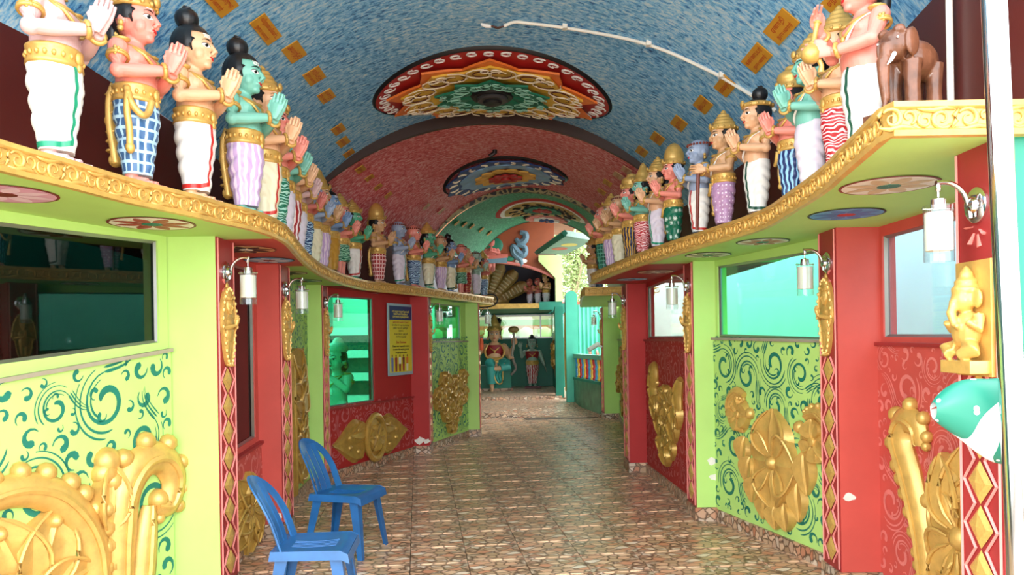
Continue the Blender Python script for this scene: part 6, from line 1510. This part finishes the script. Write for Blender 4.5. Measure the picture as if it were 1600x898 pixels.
rail(.1, .74, .07, 'base_wall', paint('marbled_green', (72, 120, 88), .4, .45, 5)); rail(.74, .79, .085, 'base_cap', TEAL); rail(1.18, 1.26, .08, 'hand_rail', paint('pale_teal', (104, 176, 150), .5)); rail(.08, .22, .08, 'skirting', PEBW)
BC = [paint('bal_red', (196, 30, 36), .4), paint('bal_yellow', (226, 190, 70), .4), paint('bal_blue', (60, 140, 190), .4)]
bal = MB(); bal.lathe([(.045, 0), (.05, .03), (.035, .06), (.042, .12), (.036, .18), (.05, .22), (.032, .25), (.046, .31), (.05, .36), (.05, .39)], 16); BAL = bal.mesh('baluster', BC[0])
for k in range(12):
    p = A_.lerp(B_, (k + .6) / 12.4); o = link('baluster', BAL, BC[k % 3], root); o.location = (p.x, p.y, .79)
# cane chairs behind the balustrade
CANE = paint('cane', (150, 96, 70), .4, .2, 20)
for k in range(4):
    r = empty('cane_chair', (1.95 + .10 * k, 16.9 - .55 * k, .15), math.radians(80)); tag(r, 'cane chair with arched back behind the balustrade, %s' % ['farthest', 'second farthest', 'second nearest', 'nearest'][k], 'chair', 'cane chairs behind the balustrade')
    b = MB(); b.tube(catmull([(-.24, .2, .42), (-.25, .22, .9), (-.15, .24, 1.12), (.15, .24, 1.12), (.25, .22, .9), (.24, .2, .42)], 5), .022, 8); b.build('back_hoop', CANE, r)
    for x in (-.1, 0, .1): b = MB(); b.tube([(x, .22, .45), (x, .24, 1.1)], .010, 6); b.build('back_cane', CANE, r)
    b = MB(); b.lathe([(.02, .42), (.25, .42), (.26, .45), (.24, .47), (.02, .47)], 20); b.build('seat', CANE, r)
    for sx in (-1, 1):
        for sy in (-1, 1): b = MB(); b.tube([(sx * .2, sy * .18, 0), (sx * .18, sy * .16, .44)], .018, 6); b.build('leg', CANE, r)
r = empty('security_camera', (1.55, 13.25, 1.42)); tag(r, 'white security camera on the far lime pillar', 'camera')
b = MB(); b.tube([(0, 0, 0), (-.10, -.05, .02)], .018, 8); b.build('bracket', WHITE, r)
b = MB(); b.tube([(-.06, 0, .05), (-.24, -.12, -.05)], .04, 10); b.build('housing', WHITE, r)
# ------------------------------------------------------------------ outdoors on the right
m, nt, N, L, bs = nodes('corrugated_teal'); v = coord(nt, 'Object'); n1 = tex(nt, 'Noise', v, Scale=.8, Detail=3.0); L.new(ramp(nt, n1.outputs[0], [(.3, srgb(70, 176, 146)), (.7, srgb(120, 206, 178))]), bs.inputs['Base Color'])
root = empty('sheet_fence'); tag(root, 'teal corrugated sheet fence in daylight beyond the balustrade', 'fence')
for k in range(6):
    b = MB(); x0, x1 = 1.2 + .9 * k, 1.2 + .9 * (k + 1)
    b.grid(lambda u, v: (lerp(x0, x1, u), 21.0 + .025 * math.sin(u * PI * 16), lerp(-.2, 2.5, v)), 64, 1); b.build('sheet', m, root)
LEAF = [paint('leaf_%d' % k, c, .6, .2, 3, 0, 0) for k, c in enumerate(((150, 168, 104), (176, 186, 130), (120, 140, 80)))]
BARK = paint('pale_bark', (170, 150, 124), .8, .2, 8)
def tree(x, y, h_, r_, seed, lab, mat):
    rnd = random.Random(seed); root = empty('tree', (x, y, -.25)); tag(root, lab, 'tree', 'trees beyond the sheet fence')
    b = MB(); P = [(0, 0, 0), (.1 * rnd.uniform(-1, 1), 0, h_ * .35), (.3 * rnd.uniform(-1, 1), .2, h_ * .7), (.4 * rnd.uniform(-1, 1), .2, h_)]; b.tube(catmull(P, 5), [.22 - .012 * i for i in range(16)], 10); b.build('trunk', BARK, root)
    for k in range(6):
        a = rnd.uniform(0, 6.28); z = h_ * rnd.uniform(.4, .8); b = MB(); b.tube([(0, 0, z), (math.cos(a) * r_ * .4, math.sin(a) * r_ * .4, z + h_ * .12), (math.cos(a) * r_ * .8, math.sin(a) * r_ * .8, z + h_ * .25)], [.08, .05, .02], 6); b.build('branch', BARK, root)
    b = MB()
    for k in range(7000):
        a, e, q = rnd.uniform(0, 6.28), rnd.uniform(-1, 1), rnd.random() ** .5; s_ = math.sqrt(1 - e * e)
        c = Vector((r_ * q * s_ * math.cos(a), r_ * q * s_ * math.sin(a), h_ * .66 + h_ * .46 * q * e)); d1 = Vector((rnd.gauss(0, 1), rnd.gauss(0, 1), rnd.gauss(0, 1))).normalized(); d2 = d1.orthogonal().normalized(); l = rnd.uniform(.05, .10)
        b.add([c - d1 * l, c + d2 * l * .4, c + d1 * l, c - d2 * l * .4], [(0, 1, 2, 3)])
    tag(b.build('foliage', mat, root, smooth=False), None, None, None, 'stuff')
tree(2.0, 25.0, 6.5, 1.5, 1, 'pale leafy tree nearest beyond the fence', LEAF[0]); tree(4.0, 28.6, 7.5, 1.9, 2, 'taller yellow green tree behind the fence', LEAF[1]); tree(5.6, 24.6, 6.5, 1.7, 3, 'darker tree at the right beyond the fence', LEAF[2]); tree(.4, 30, 8, 1.9, 5, 'distant yellow green tree behind the pavilion', LEAF[1])

# ------------------------------------------------------------------ patches of peeled paint at the pillar feet
PEEL = paint('bare_plaster', (226, 220, 208), .7, .08, 20)
def peel(fin, x, z, r_, seed):
    rnd = random.Random(seed); b = MB(); pts = [(x + r_ * rnd.uniform(.6, 1.1) * math.cos(2 * PI * k / 11), fin.y0, z + r_ * .7 * rnd.uniform(.5, 1.1) * math.sin(2 * PI * k / 11)) for k in range(11)]
    b.prism(pts, (0, -.003, 0)); b.build('peeled_patch', PEEL, fin.root, smooth=False)
peel(FLD, -1.20, .29, .075, 1); peel(FLD, -1.11, .28, .05, 2); peel(FLB, -1.83, .24, .06, 3); peel(FRC, 1.60, .55, .05, 4); peel(FRC, 1.61, .42, .04, 5); peel(FRB, 1.96, .6, .04, 6)

b = MB(); b.grid(lambda u, v: (lerp(-.62, 1.72, u), 13.43, lerp(vz(min(max(lerp(-.62, 1.72, u), -.599), 1.699), 13.4, 0, ZAG) - .01, 4.45, v)), 40, 1)  # unseen closure, added to shut out sky light above the vault end
tag(b.build('wall_vault_light_block', OR, smooth=False), 'added strip above the far end of the green vault, blocking sky light', None, None, 'structure')
b = MB(); b.tube(catmull([(-1.0, 11.35, 2.05), (-.6, 11.75, 2.06), (-.32, 11.99, 2.09), (-.22, 12.03, 2.17), (-.27, 12.0, 2.27), (-.5, 12.05, 2.28)], 6), .012, 8)
tag(b.build('black_cable', MK), 'black cable looped round the tip of the left ledge', 'cable')
